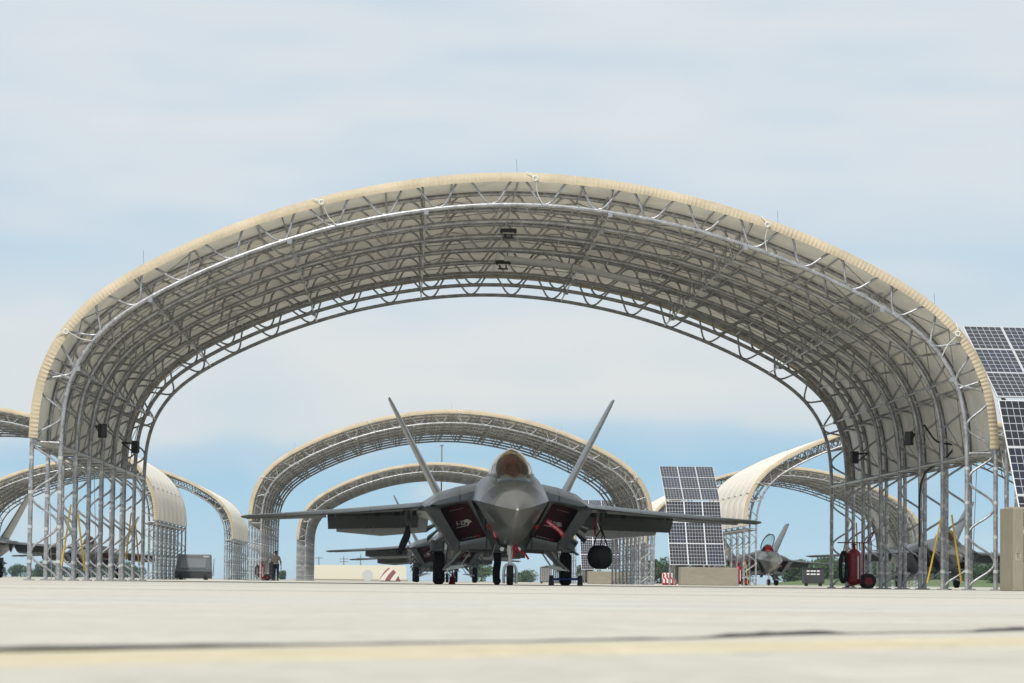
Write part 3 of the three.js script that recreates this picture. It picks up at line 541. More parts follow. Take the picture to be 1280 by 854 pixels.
  const ck = [[2.95, 0.02, 0.0], [3.1, 0.16, 0.075], [3.4, 0.29, 0.225], [3.8, 0.40, 0.405], [4.3, 0.475, 0.56], [4.9, 0.515, 0.645], [5.5, 0.53, 0.61], [6.1, 0.50, 0.45], [6.6, 0.40, 0.25], [7.0, 0.2, 0.06]];
  const cc = new THREE.CatmullRomCurve3(ck.map(k => V(...k)));
  const baseY = s => { const t = noseAt(s); return t[12 / 3 | 0] ? Math.min(t[0][1], 2.655) - 0.02 : 2.6; };
  const cg = grid((u, v) => { const p = cc.getPoint(u), s = p.x, a = Math.PI * v; const c = Math.cos(a), sn = Math.sin(a); const x = p.y * Math.sign(c) * Math.pow(Math.abs(c), 1.4), y = p.z * Math.pow(sn, 0.94); return V(x, baseY(s) + y - 2.68, -s + 7.0); }, 34, 26);
  mesh('canopy_glass', cg, M.glass, cano);
  const rim = q => sweep(Array.from({ length: 30 }, (_, i) => { const p = cc.getPoint(0.01 + i / 29 * 0.98); return V(q * p.y, baseY(p.x) - 2.68 + 0.005, -p.x + 7.0); }), 0.042, 6);
  mesh('canopy_frame', merge(rim(1), rim(-1)), M.jet, cano);
  return J;
}
const jg = 'grey twin-tailed fighter jets parked under the shelters';
const JX = 2.52;
const jet = makeJet('large grey twin-tailed fighter jet with maroon intake covers and a black bag under its wing', jg, [JX, 0, -75]);
copyOf(jet, 'fighter jet parked straight behind the largest jet, its wing showing below', jg, [2.32, 0, -177.5]);
copyOf(jet, 'third fighter jet in the middle line, its wing tip before the beige mound', jg, [2.40, 0, -252.5]);
copyOf(jet, 'fighter jet cut by the picture edge, tail fin rising beside the legs opposite the extinguisher', jg, [-24.4, 0, -177.5]);
copyOf(jet, 'small dark fighter jet behind the yellow rods, near the grey equipment cart', jg, [-24.2, 0, -252.5]);
copyOf(jet, 'dark fighter jet half hidden by the legs between extinguisher and concrete cabinet', jg, [29.6, 0, -177]);
const openJet = copyOf(jet, 'small fighter jet with its canopy raised and red seat cover, beside the red extinguisher', jg, [28.3, 0, -252]);
openJet.rotation.y = 0.05;
openJet.traverse(o => { if (o.name === 'canopy') o.rotation.x = -24 * DEG; });
M.glassPale = new THREE.MeshPhysicalMaterial({ color: new THREE.Color().setRGB(0.72, 0.82, 0.8), roughness: 0.05, transmission: 1, thickness: 0, side: THREE.DoubleSide });
openJet.traverse(o => { if (o.name === 'canopy_glass') o.material = M.glassPale; if (o.name === 'canopy_frame') o.material = M.black; if (o.name === 'canopy') o.scale.setScalar(0.85); });
openJet.traverse(o => { if (o.name === 'ejection_seat') { o.material = std(0.5, 0.02, 0.03, 0.8); } });

// streamers, covers and gear around the big jet
function ribbon(name, label, pts, w, mat, mr = M.streamer) {
  const c = new THREE.CatmullRomCurve3(pts.map(p => V(...p))); const n = 24;
  const g = grid((u, v) => { const p = c.getPoint(u), t = c.getTangent(u); const side = V(-t.y, t.x, 0).normalize(); return p.clone().addScaledVector(side, (v - 0.5) * w).add(V(0, 0, 0.02 * Math.sin(u * 9 + v))); }, n, 2);
  const m = mesh(numbered(name), g, mat ?? mr, scene); tag(m, label, 'streamer', 'red warning streamers on the big jet'); return m;
}
const jp = (x, y, s) => [JX + x, y, -75 - s];
ribbon('warning_streamer', 'wide red lettered streamer flying across an intake cover of the big jet', [jp(0.86, 1.56, 5.0), jp(0.98, 1.46, 4.95), jp(1.12, 1.36, 4.95), jp(1.22, 1.26, 4.95), jp(1.28, 1.18, 5.0)], 0.105, M.streamerText);
ribbon('warning_streamer', 'short pink-red streamer on the lower nose side of the big jet', [jp(-0.44, 1.32, 4.0), jp(-0.42, 1.22, 3.98), jp(-0.37, 1.1, 3.98)], 0.06, M.streamerText);
ribbon('warning_streamer', 'red streamer tied on the nose gear strut of the big jet', [jp(0.07, 0.92, 4.85), jp(0.09, 0.8, 4.85), jp(0.07, 0.66, 4.85)], 0.06);
ribbon('warning_streamer', 'long red streamer blowing sideways from the nose gear of the big jet', [jp(0.12, 0.98, 4.85), jp(0.2, 0.82, 4.85), jp(0.34, 0.76, 4.85), jp(0.44, 0.62, 4.85)], 0.05);
ribbon('warning_streamer', 'thin red streamer hanging beside the black bag under the wing', [jp(2.28, 1.72, 9.3), jp(2.27, 1.5, 9.3), jp(2.28, 1.25, 9.3)], 0.04);
for (const q of [1, -1]) {
  const g = thing('probe_cover', q > 0 ? 'red probe cover on the lower nose, below the lettered streamer' : 'red probe cover on the lower nose, above the short streamer', 'cover', 'red probe covers on the big jet', jp(q * 0.50, 1.36, 3.6));
  mesh('sleeve', sweep([V(0, 0, 0), V(q * 0.06, 0.02, 0.08), V(q * 0.08, 0.05, 0.18)], 0.014, 6), M.streamer, g); mesh('strap', new THREE.TorusGeometry(0.045, 0.007, 5, 12).translate(q * 0.06, 0.01, 0.05), M.streamer, g);
}
{ // black bag
  const g = thing('black_bag', 'round black fabric bag hanging on straps under the jet wing', 'bag', null, jp(2.42, 0.4, 9.5));
  const b = grid((u, v) => { const a = u * Math.PI * 2, e = (v - 0.5) * Math.PI; const ce = Math.pow(Math.max(0, Math.cos(e)), 0.7); const k = 1 + 0.10 * (fbm(Math.cos(a) * 2.4 + 9, Math.sin(a) * 2.4 + v * 6 + 3, 3) - 0.5) * 2 + 0.035 * Math.cos(a * 8); return V(Math.cos(a) * ce * 0.315 * k, 0.33 + Math.sin(e) * 0.30 * (v > 0.5 ? 1 : 1.02), Math.sin(a) * ce * 0.2 * k); }, 36, 18);
  mesh('sack', b, M.black, g);
  for (const q of [-1, 1]) mesh('strap', sweep(new THREE.CatmullRomCurve3([V(q * 0.2, 0.5, 0.08), V(q * 0.1, 0.85, 0.04), V(0.02, 1.06, 0), V(-0.02, 1.12, -0.06)]).getPoints(14), 0.02, 6), M.black, g);
  mesh('buckle', merge(sweep([V(0, 0.62, 0.14), V(0.05, 0.9, 0.05), V(0, 1.05, 0.02)], 0.014, 5)), M.darkGrey, g);
}
{ // dark strap bundle on the other wing
  const m = thing('strap_bundle', 'dark bundle of straps dangling under the wing opposite the black bag', 'straps', null, jp(-2.5, 0.75, 9.5));
  for (const o of [0, 1, 2]) mesh('strap', sweep(new THREE.CatmullRomCurve3([V(0.02 + 0.02 * o, 0.72, 0), V(-0.02 + 0.05 * o, 0.5, 0.04), V(-0.12 + 0.05 * o, 0.25, 0.02), V(-0.2 + 0.03 * o, 0, 0)]).getPoints(14), t => 0.02 + 0.03 * Math.sin(t * 3), 6), M.black, m);
}
{ // ground hose
  const pts = new THREE.CatmullRomCurve3([V(0, 0.9, 0), V(0.02, 0.6, 0.02), V(-0.01, 0.3, 0), V(0, 0.0, 0.02), V(0, 0.0, 0.3)]);
  const g = thing('air_hose', 'thick black air hose hanging from the big jet belly to the ground', 'hose', null, jp(-0.18, 0.0, 10));
  mesh('hose_body', sweep(pts.getPoints(60).map(p => V(p.x, Math.max(0.1, p.y + 0.02), p.z)), t => 0.095 + 0.008 * Math.sin(t * 180), 12), M.rubber, g); mesh('coupling', cyl(0.11, 0.11, 0.1, 14, 0, 0.9, 0), M.darkGrey, g);
}
// chocks with a blue bar by a main wheel
{ const g = thing('wheel_chock', 'wheel chock with a blue bar beside the main wheel near the grey box', 'chock', null, jp(1.64, 0, 11.1));
  mesh('bar', bar([-0.34, 0.16, 0.05], [0.32, 0.17, 0.05], 0.03, 8), M.blue, g);
  for (const x of [-0.38, 0.36]) mesh('block', loft([[[x - 0.07, 0, 0.12], [x + 0.07, 0, 0.12], [x + 0.07, 0, -0.12], [x - 0.07, 0, -0.12]], [[x - 0.05, 0.26, 0.04], [x + 0.05, 0.26, 0.04], [x + 0.05, 0.26, -0.06], [x - 0.05, 0.26, -0.06]]]), M.cartGrey, g); }
{ const g = thing('wheel_chock', 'wheel chock with red grip at the main wheel below the dangling straps', 'chock', null, jp(-1.3, 0, 11.0));
  mesh('block', loft([[[-0.09, 0, 0.14], [0.09, 0, 0.14], [0.09, 0, -0.14], [-0.09, 0, -0.14]], [[-0.05, 0.2, 0.05], [0.05, 0.2, 0.05], [0.05, 0.2, -0.08], [-0.05, 0.2, -0.08]]]), M.red, g); mesh('grip', bar([0, 0.18, 0], [0.02, 0.3, 0], 0.03, 6), M.streamer, g); }

// ---------------------------------------------------------------- apron details near the camera
{
  const dir = V(1.655, 0, -2.75).normalize(), side = V(-dir.z, 0, dir.x);
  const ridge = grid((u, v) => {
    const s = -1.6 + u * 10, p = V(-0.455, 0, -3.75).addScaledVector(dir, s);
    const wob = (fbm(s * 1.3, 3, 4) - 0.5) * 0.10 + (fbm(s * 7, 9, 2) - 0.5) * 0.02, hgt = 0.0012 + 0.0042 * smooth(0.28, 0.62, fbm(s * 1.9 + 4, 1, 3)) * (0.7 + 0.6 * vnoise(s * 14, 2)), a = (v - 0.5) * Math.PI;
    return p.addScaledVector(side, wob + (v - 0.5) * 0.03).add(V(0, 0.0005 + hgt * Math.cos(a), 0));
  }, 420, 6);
  structure('crack_shadow_ridge', ridge, std(0.03, 0.028, 0.025, 0.9));  // shadow line of the slab crack, put in as a dark-coloured raised ridge
  const d2 = V(1.38, 0, -1.76).normalize(), s2 = V(-d2.z, 0, d2.x);
  const line = grid((u, v) => V(-0.417, v < 0.01 || v > 0.99 ? -0.0005 : 0.003, -3.44).addScaledVector(d2, -2 + u * 9).addScaledVector(s2, (v - 0.5) * 0.40), 60, 6, (p) => [p.x / 2, p.z / 2]);
  structure('yellow_taxi_line', line, std(0.68, 0.61, 0.45, 0.9, 0, { map: concTex }));
  // slab joints farther out, filled with sealant
  for (const z of [-24, -36, -48, -60, -72, -98]) structure('slab_joint', box(90, 0.003, 0.03, 10, 0.0025, z), M.grating);
}

// ---------------------------------------------------------------- solar stands
const cellTex = hue => canvasTexture(384, 384, (c, w, h) => {
  c.fillStyle = '#a2a5aa'; c.fillRect(0, 0, w, h); let z = 11 + hue; const r = () => (z = (z * 16807) % 2147483647) / 2147483647;
  for (let j = 0; j < 6; j++) for (let i = 0; i < 6; i++) {
    const k = Math.floor(r() * 10); c.fillStyle = hue ? `rgb(${10 + k},${10 + k},${25 + k * 2})` : `rgb(${10 + k},${9 + k},${16 + k})`; c.fillRect(i * 64 + 3, j * 64 + 3, 58, 58);
    c.fillStyle = 'rgba(150,155,165,.3)'; c.fillRect(i * 64 + 21, j * 64 + 4, 1.5, 56); c.fillRect(i * 64 + 42, j * 64 + 4, 1.5, 56);
  }
});
M.cells = [0, 1].map(k => new THREE.MeshPhysicalMaterial({ map: cellTex(k), roughness: 0.22, clearcoat: 0.6, clearcoatRoughness: 0.1, side: THREE.DoubleSide }));
M.alu = std(0.68, 0.69, 0.7, 0.45, 0.3);
function makeSolar(label, pos, turn, tall) {
  const g = thing('solar_stand', label, 'solar panels', 'solar panel stands beside the shelters', pos, turn);
  const W = 2.75;
  const array = (y0, z0, y1, z1) => {
    const len = Math.hypot(y1 - y0, z1 - z0), tilt = Math.atan2(z0 - z1, y1 - y0), mw = W / 3, mh = len / 3;
    for (let j = 0; j < 3; j++) for (let i = 0; i < 3; i++) {
      const m = mesh('module', frameG(mw, mh), M.alu, g); const t = (j + 0.5) / 3; m.position.set((i - 1) * mw, y0 + (y1 - y0) * t, z0 + (z1 - z0) * t); m.rotation.x = -tilt;
      mesh('cell_sheet', sheetG(mw, mh), M.cells[(i * 7 + j * 3 + (tall ? 1 : 0)) % 5 > 2 ? 1 : 0], m);
    }
  };
  array(0.99, 0.95, 4.17, -0.95); array(4.24, -1.0, 5.98, -3.5);
  const fr = [];
  for (const x of [-1.1, 0, 1.1]) fr.push(bar([x, 0.9, 0.75], [x, 4.15, -1.15], 0.045, 6), bar([x, 4.1, -1.2], [x, 5.9, -3.6], 0.045, 6), bar([x, 0, -1.15], [x, 4.05, -1.15], 0.05, 6), bar([x, 0, 0.6], [x, 0.95, 0.65], 0.04, 6), bar([x, 0.4, -1.15], [x, 1.3, 0.5], 0.03, 5), bar([x, 2.5, -1.15], [x, 5.2, -3.35], 0.035, 6));
  for (const b of fr) mesh('frame_bar', b, M.steel, g);
  for (const [y, z] of [[1.3, 0.68], [2.6, -0.1], [3.9, -0.88], [4.7, -1.75], [5.6, -3.05]]) mesh('rail', bar([-1.35, y, z], [1.35, y, z], 0.035, 6), M.alu, g);
  if (tall) {
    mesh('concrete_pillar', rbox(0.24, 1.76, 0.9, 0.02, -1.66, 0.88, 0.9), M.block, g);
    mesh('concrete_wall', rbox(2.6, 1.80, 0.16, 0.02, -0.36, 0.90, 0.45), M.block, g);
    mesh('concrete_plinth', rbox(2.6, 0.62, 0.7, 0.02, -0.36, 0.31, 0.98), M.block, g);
    mesh('cabinet', rbox(1.2, 0.54, 0.3, 0.015, -0.9, 0.93, 0.72), M.boxGrey, g);
    mesh('cabinet_gap_shade', box(1.1, 0.06, 0.28, -0.9, 0.65, 0.7), M.black, g);  // black strip painted as the shade in the slot under the cabinet
    for (let k = 0; k < 14; k++) mesh('vent_slat', box(0.06, 0.14, 0.05, -1.42 + k * 0.085, 1.32, 0.57), M.cartGrey, g);
    for (const y of [0.78, 0.92, 1.53]) mesh('bolt', box(0.03, 0.05, 0.03, -1.52, y, 1.36), M.black, g);
    mesh('number_plate', new THREE.PlaneGeometry(0.13, 0.16).translate(-1.67, 0.73, 1.353), M.plate, g);
  } else {
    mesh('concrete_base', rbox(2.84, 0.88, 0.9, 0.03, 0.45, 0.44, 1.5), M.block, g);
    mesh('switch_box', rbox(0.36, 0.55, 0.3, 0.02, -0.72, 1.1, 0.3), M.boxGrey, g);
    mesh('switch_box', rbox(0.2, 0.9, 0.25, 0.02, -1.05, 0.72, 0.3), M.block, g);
  }
  return g;
}
const frameCache = {}, sheetCache = {};
function frameG(w, h) { return frameCache[w + h] ??= rbox(w - 0.012, h - 0.012, 0.04, 0.006); }
function sheetG(w, h) { return sheetCache[w + h] ??= new THREE.PlaneGeometry(w - 0.045, h - 0.045).translate(0, 0, 0.0225); }
M.boxGrey = std(0.17, 0.175, 0.18, 0.55);
M.plate = new THREE.MeshStandardMaterial({ roughness: 0.9, map: canvasTexture(128, 160, (c, w, h) => { c.fillStyle = '#a09a88'; c.fillRect(0, 0, w, h); c.strokeStyle = '#2a2926'; c.lineWidth = 9; c.strokeRect(22, 14, 84, 4); c.strokeRect(40, 40, 40, 30); c.beginPath(); c.moveTo(30, 100); c.lineTo(60, 90); c.lineTo(60, 140); c.moveTo(80, 90); c.lineTo(100, 90); c.lineTo(100, 140); c.stroke(); }) });
makeSolar('solar panel stand on a tall concrete cabinet with a grey box, beside the large shelter', [14.45, 0, -72.0], 8 * DEG, true);
const solar2 = makeSolar('solar panel stand on a low concrete block next to the red and white barrier', [14.35, 0, -165], 3 * DEG, false);
copyOf(solar2, 'solar panel stand seen through shelter legs behind the black bag', 'solar panel stands beside the shelters', [13.75, 0, -236], 3 * DEG);

// ---------------------------------------------------------------- wheeled fire extinguishers
function makeExtinguisher(label, pos, turn) {
  const g = thing('fire_extinguisher', label, 'extinguisher', 'wheeled fire extinguishers', pos, turn);
  const prof = [[0.001, 0.1], [0.12, 0.11], [0.18, 0.16], [0.187, 0.24], [0.187, 0.86], [0.17, 0.95], [0.1, 1.02], [0.05, 1.04], [0.05, 1.1], [0.001, 1.1]].map(p => new THREE.Vector2(...p));
  const tank = mesh('tank', new THREE.LatheGeometry(prof, 28), M.red, g);
  mesh('gauge_strip', box(0.03, 0.6, 0.012, 0.09, 0.55, 0.172), M.white, tank);
  mesh('valve', merge(cyl(0.04, 0.04, 0.12, 10, 0, 1.12, 0), bar([-0.07, 1.15, 0], [0.07, 1.15, 0], 0.02, 6)), M.black, g);
  const pts = []; for (let k = 0; k <= 260; k++) { const a = k / 260 * 2 * Math.PI * 5, q = k / 260; pts.push(V(-0.27 + Math.cos(a) * 0.085 + 0.02 * Math.sin(a * .4), 0.56 + Math.sin(a) * 0.40, -0.14 + 0.28 * q)); }
  mesh('hose', sweep(pts, 0.034, 7), M.rubber, g);
  mesh('handle', merge(bar([-0.45, 1.2, 0.12], [0.38, 1.2, 0.12], 0.018, 6), bar([0.36, 1.2, 0.12], [0.52, 1.48, 0.12], 0.018, 6), bar([0.24, 1.2, 0.12], [0.24, 0.35, 0.12], 0.02, 6), bar([0.13, 1.2, 0.12], [0.15, 1.0, 0.1], 0.018, 6), bar([0.52, 1.48, 0.12], [0.5, 1.52, 0.12], 0.03, 6), bar([0.3, 1.2, 0.12], [0.47, 1.46, 0.12], 0.014, 6)), M.red, g);
  mesh('base_frame', merge(bar([-0.2, 0.05, 0.12], [0.36, 0.2, 0.12], 0.022, 6), bar([-0.2, 0.05, -0.12], [0.36, 0.2, -0.12], 0.022, 6), bar([-0.2, 0.05, -0.14], [-0.2, 0.05, 0.14], 0.022, 6), bar([0.36, 0.2, -0.25], [0.36, 0.2, 0.25], 0.02, 6)), M.red, g);
  for (const z of [-0.24, 0.24]) { const w = group('wheel', g); w.position.set(0.36, 0.2, z); mesh('tyre', new THREE.TorusGeometry(0.15, 0.05, 10, 28), M.rubber, w); mesh('hub', cyl(0.11, 0.11, 0.05, 20, 0, 0, 0, 'z'), M.red, w); }
  return g;
}
const ext = makeExtinguisher('red wheeled fire extinguisher with black hose beside the large shelter leg', [at(1068, 87.5), 0, -87.5], 0);
copyOf(ext, 'small red wheeled extinguisher by the leg next to the open-canopy jet', 'wheeled fire extinguishers', [at(923, 178), 0, -178]);
copyOf(ext, 'small red wheeled extinguisher at the leg beside the standing person', 'wheeled fire extinguishers', [at(328, 178), 0, -178]).scale.setScalar(0.85);

// ---------------------------------------------------------------- carts and boxes
{
  const g = thing('equipment_cart', 'grey slope-sided equipment cart standing alone beside a far shelter', 'cart', null, [at(243.5, 190), 0, -190]);
  mesh('housing', loft([[[-1.0, 0.5, 0.75], [1.02, 0.5, 0.75], [1.02, 0.5, -0.75], [-1.0, 0.5, -0.75]], [[-0.98, 0.62, 0.75], [1.0, 0.62, 0.75], [1.0, 0.62, -0.75], [-0.98, 0.62, -0.75]], [[-0.82, 1.38, 0.6], [0.98, 1.38, 0.6], [0.98, 1.38, -0.6], [-0.82, 1.38, -0.6]], [[-0.76, 1.44, 0.55], [0.94, 1.44, 0.55], [0.94, 1.44, -0.55], [-0.76, 1.44, -0.55]]]), M.cartGrey, g);
  mesh('front_panel', plate([[-0.72, 0.68, 0.745], [0.72, 0.68, 0.745], [0.76, 1.2, 0.645], [-0.62, 1.2, 0.645]], 0.02, [0, 0.1, 1]), std(0.16, 0.175, 0.19, 0.35), g);
  mesh('data_plate', box(0.3, 0.07, 0.02, 0.74, 1.31, 0.625), M.clamp, g);
  mesh('skirt', rbox(2.02, 0.42, 1.45, 0.03, 0.01, 0.28, 0), M.darkGrey, g);
  for (const x of [-0.7, 0.7]) for (const z of [-0.6, 0.6]) mesh('wheel', cyl(0.2, 0.2, 0.16, 18, x, 0.2, z, 'x'), M.rubber, g);
  mesh('tow_pole', merge(bar([1.12, 0.25, 0], [1.15, 1.2, 0], 0.025, 6), bar([1.0, 0.28, 0], [1.15, 0.28, 0], 0.03, 6)), M.steel, g);
}
{
  const g = thing('ground_power_cart', 'black ground power cart with rows of pale plates behind the open-canopy jet', 'cart', null, [at(1017, 236), 0, -236]);
  mesh('housing', rbox(1.5, 1.05, 0.9, 0.04, 0, 0.7, 0), M.darkGrey, g); mesh('lid', rbox(1.56, 0.08, 0.96, 0.02, 0, 1.26, 0), M.black, g);
  for (const y of [0.84, 1.06]) for (const x of [-0.42, -0.14, 0.02, 0.3]) mesh('instrument_plate', box(0.2, 0.09, 0.02, x, y, 0.46), M.white, g);
  for (const x of [-0.5, 0.5]) for (const z of [-0.35, 0.35]) mesh('wheel', cyl(0.2, 0.2, 0.14, 16, x, 0.2, z, 'x'), M.rubber, g);
}
{
  const g = thing('generator_box', 'pale grey ribbed generator box standing under the big jet belly line', 'generator', null, [at(682, 205), 0, -205]);
  mesh('housing', rbox(0.7, 0.95, 0.9, 0.05, 0, 0.55, 0), M.boxGrey, g); for (let k = 0; k < 5; k++) mesh('rib', box(0.03, 0.8, 0.02, -0.26 + k * 0.13, 0.55, 0.458), M.clamp, g);
  mesh('skid', merge(box(0.1, 0.08, 0.9, -0.25, 0.04, 0), box(0.1, 0.08, 0.9, 0.25, 0.04, 0)), M.darkGrey, g);
}
{
  const g = thing('tool_cabinet', 'dark tool cabinet beside the standing person', 'cabinet', null, [at(336.5, 187), 0, -187]);
  mesh('carcass', rbox(0.58, 0.92, 0.5, 0.02, 0, 0.56, 0), M.darkGrey, g); for (let k = 0; k < 4; k++) mesh('drawer', rbox(0.5, 0.18, 0.03, 0.01, 0, 0.25 + 0.21 * k, 0.255), M.cartGrey, g);
  for (const x of [-0.22, 0.22]) for (const z of [-0.18, 0.18]) mesh('caster', cyl(0.05, 0.05, 0.05, 10, x, 0.05, z, 'x'), M.rubber, g);
}
M.stripe = new THREE.MeshStandardMaterial({ roughness: 0.7, side: THREE.DoubleSide, map: canvasTexture(256, 256, (c, w, h) => { c.fillStyle = '#ddd8d2'; c.fillRect(0, 0, w, h); c.strokeStyle = '#a32b30'; c.lineWidth = 30; for (let k = -3; k < 8; k++) { c.beginPath(); for (let y = -20; y <= 276; y += 8) c.lineTo(k * 64 + y * 0.32 + 10 * Math.sin(y * 0.05), y); c.stroke(); } }) });
M.stripe2 = new THREE.MeshStandardMaterial({ roughness: 0.8, side: THREE.DoubleSide, map: canvasTexture(256, 256, (c, w, h) => { c.fillStyle = '#d9d3c8'; c.fillRect(0, 0, w, h); c.strokeStyle = '#84525a'; c.lineWidth = 62; for (let k = 0; k < 4; k++) { c.beginPath(); c.moveTo(-40 + k * 128, 280); c.bezierCurveTo(-20 + k * 128, 180, 30 + k * 128, 90, 110 + k * 128, -20); c.stroke(); } }) });
{
  const g = thing('striped_barrier', 'red and white striped plastic barrier beside the low concrete block', 'barrier', null, [at(836.5, 170), 0, -170]);
  mesh('shell', rbox(0.74, 0.58, 0.3, 0.06, 0, 0.33, 0), M.stripe, g); mesh('foot', rbox(0.7, 0.1, 0.44, 0.02, 0, 0.05, 0), M.red, g);
}
{
  const g = thing('striped_barrier', 'maroon and white striped mound-shaped barrier before the beige wall', 'barrier', null, [at(488, 300), 0, -300]);
  const L = [[-0.95, 0], [-0.85, 0.35], [-0.5, 0.9], [-0.15, 1.2], [0.25, 1.1], [0.7, 0.6], [0.95, 0]];
  const front = L.map(([x, y]) => [x, y, 0.3]), bk = L.map(([x, y]) => [x, y, -0.3]);
  mesh('shell', loft([front, bk], { soft: 40, uv: (x, y, z) => [x / 1.9 + 0.5, y / 1.2] }), M.stripe2, g); mesh('foot', box(1.8, 0.06, 0.7, 0, 0.03, 0), M.darkGrey, g);
}
{
  const g = thing('cable_reel', 'pale grey round cable reel in front of the beige wall', 'reel', null, [at(460, 330), 0, -330]);
  mesh('flange', cyl(0.55, 0.55, 0.06, 24, 0, 0.55, 0.25, 'z'), M.clamp, g); mesh('flange', cyl(0.55, 0.55, 0.06, 24, 0, 0.55, -0.25, 'z'), M.clamp, g); mesh('drum', cyl(0.3, 0.3, 0.5, 20, 0, 0.55, 0, 'z'), M.block, g);
}

// ---------------------------------------------------------------- far wall, poles, trees
{
  const d = 560, x0 = at(384, d), x1 = at(508, d), W = x1 - x0, H = 2.55; const c = (x0 + x1) / 2;
  const shp = new THREE.Shape(); shp.moveTo(-W / 2, 0); shp.lineTo(-W / 2 + 0.1, H - 0.5); shp.quadraticCurveTo(-W / 2 + 0.4, H - 0.05, -W / 2 + 1.4, H); shp.lineTo(W / 2 - 0.4, H + 0.05); shp.quadraticCurveTo(W / 2, H, W / 2, H - 0.4); shp.lineTo(W / 2, 0);
  const g = thing('blast_wall', 'long low beige wall on the horizon behind the wing tips', 'wall', null, [c, 0, -d]);
  mesh('wall_body', new THREE.ExtrudeGeometry(shp, { depth: 6, bevelEnabled: false }).translate(0, 0, -6), std(0.62, 0.58, 0.47, 0.9, 0), g);
  mesh('footing', box(W + 0.6, 0.2, 6.6, 0, 0.1, -3), M.block, g);
}
function pole(label, px, h, arms, d) {
  const g = thing('utility_pole', label, 'pole', 'far utility poles', [at(px, d), 0, -d]);
  mesh('post', cyl(0.17, 0.11, h, 8, 0, h / 2, 0), M.boxGrey, g); for (const y of arms) mesh('cross_arm', box(1.9, 0.16, 0.16, 0, h - y, 0), M.boxGrey, g);
  mesh('insulator', box(0.14, 0.3, 0.14, 0, h + 0.12, 0), M.boxGrey, g);
}
pole('far utility pole with a plain head, at the rounded end of the beige wall', 399, 5.0, [0.15], 740);
pole('far utility pole with crossed arms, middle one before the beige wall', 430, 5.1, [0.4, 1.0], 740);
pole('far utility pole nearest the pale cable reel', 451, 5.6, [0.7], 740);
{ // mast behind the small shelter
  const g = thing('lamp_mast', 'thin mast standing above the smallest middle shelter roof', 'mast', null, [at(550.5, 262), 0, -262]);
  mesh('post', cyl(0.06, 0.05, 10.7, 8, 0, 5.35, 0), M.boxGrey, g); mesh('head', box(0.3, 0.1, 0.2, 0, 10.7, 0), M.boxGrey, g);
}
const leafMats = [std(0.045, 0.085, 0.028, 0.8), std(0.06, 0.105, 0.03, 0.8), std(0.05, 0.075, 0.04, 0.8)];
const bark = std(0.09, 0.07, 0.05, 0.9);
function crown(w, h, y0, n, leaf) {
  const P = [], lobes = Array.from({ length: 9 }, () => [rr(-0.5, 0.5) * w * 0.65, y0 + rr(0.1, 0.8) * h, rr(-0.5, 0.5) * w * 0.65, rr(0.2, 0.34) * w]);
  for (let k = 0; k < n; k++) {
    const [lx_, ly, lz, r] = lobes[Math.floor(rnd() * 9)], a = rnd() * 6.283, c = rr(-1, 1), q = r * Math.cbrt(rr(0.25, 1)), s = Math.sqrt(1 - c * c);
    const x = lx_ + q * s * Math.cos(a), y = Math.max(0.08, ly + q * c * 0.85), z = lz + q * s * Math.sin(a), e = leaf * rr(0.6, 1.3);
    const u = V(rr(-1, 1), rr(-1, 1), rr(-1, 1)).normalize().multiplyScalar(e), v = V(rr(-1, 1), rr(-1, 1), rr(-1, 1)).normalize().multiplyScalar(e);
    P.push(x - u.x, y - u.y, z - u.z, x + v.x, y + v.y, z + v.z, x + u.x, y + u.y, z + u.z);
  }
  const g = new THREE.BufferGeometry(); g.setAttribute('position', new THREE.Float32BufferAttribute(P, 3)); g.computeVertexNormals(); return g;
}
const treeKinds = [0, 1, 2, 3].map(k => { const h = [4.2, 3.6, 5, 3.2][k], w = [4.6, 4.8, 4.4, 5.2][k]; return { crown: crown(w, h, 0.25, 2600, 0.22), h, w, trunk: merge(sweep([V(0, 0, 0), V(0.06, 1.2, 0), V(-0.05, h * 0.75, 0.05)], t => 0.2 * (1 - t * 0.7), 7), bar([0.04, 1.1, 0], [0.9, h * 0.65, 0.2], 0.07, 5), bar([0.03, 1.2, 0], [-0.9, h * 0.6, -0.3], 0.07, 5)) }; });
function tree(label, px, d, k, s, grp) {
  const T = treeKinds[k], g = thing('far_tree', label, 'tree', grp, [at(px, d), 0, -d], px * 0.7); g.scale.setScalar(s);
  mesh('trunk', T.trunk, bark, g); mesh('crown', T.crown, leafMats[(k + Math.round(px)) % 3], g); return g;
}
const gL = 'far dark trees along the horizon behind the cut-off jet', gR = 'green trees beyond the extinguisher and the open-canopy jet', gC = 'trees behind the low concrete block';
for (let k = 0; k < 14; k++) tree('far dark tree on the horizon behind the legs opposite the extinguisher', 6 + k * 13 + rr(-4, 4), rr(960, 1060), k % 4, rr(0.85, 1.2), gL);
for (let k = 0; k < 22; k++) tree('green tree on the bank behind the legs on the extinguisher side', 985 + k * 14 + rr(-5, 5), rr(520, 640), (k + 1) % 4, rr(0.95, 1.35), gR);
for (const [px, s] of [[826, 1.25], [838, 1.1], [848, 1.0], [902, 1.3], [915, 1.2]]) tree('dark green tree rising behind the striped barrier and low concrete block', px, 560 + s * 20, Math.round(px) % 4, s, gC);
tree('broad round tree alone on the horizon under the big jet nose', 655, 760, 3, 1.05, null);
tree('small bushy tree on the horizon beside the main wheel', 733, 780, 1, 1.05, null);
tree('tiny green tree on the horizon just behind the standing person', 352, 700, 1, 0.5, null);
tree('hazy tree under the belly of the second jet', 602, 740, 2, 1.15, null);
tree('tall tree crown showing above the wing of the open-canopy jet', 1030, 560, 2, 1.35, null);
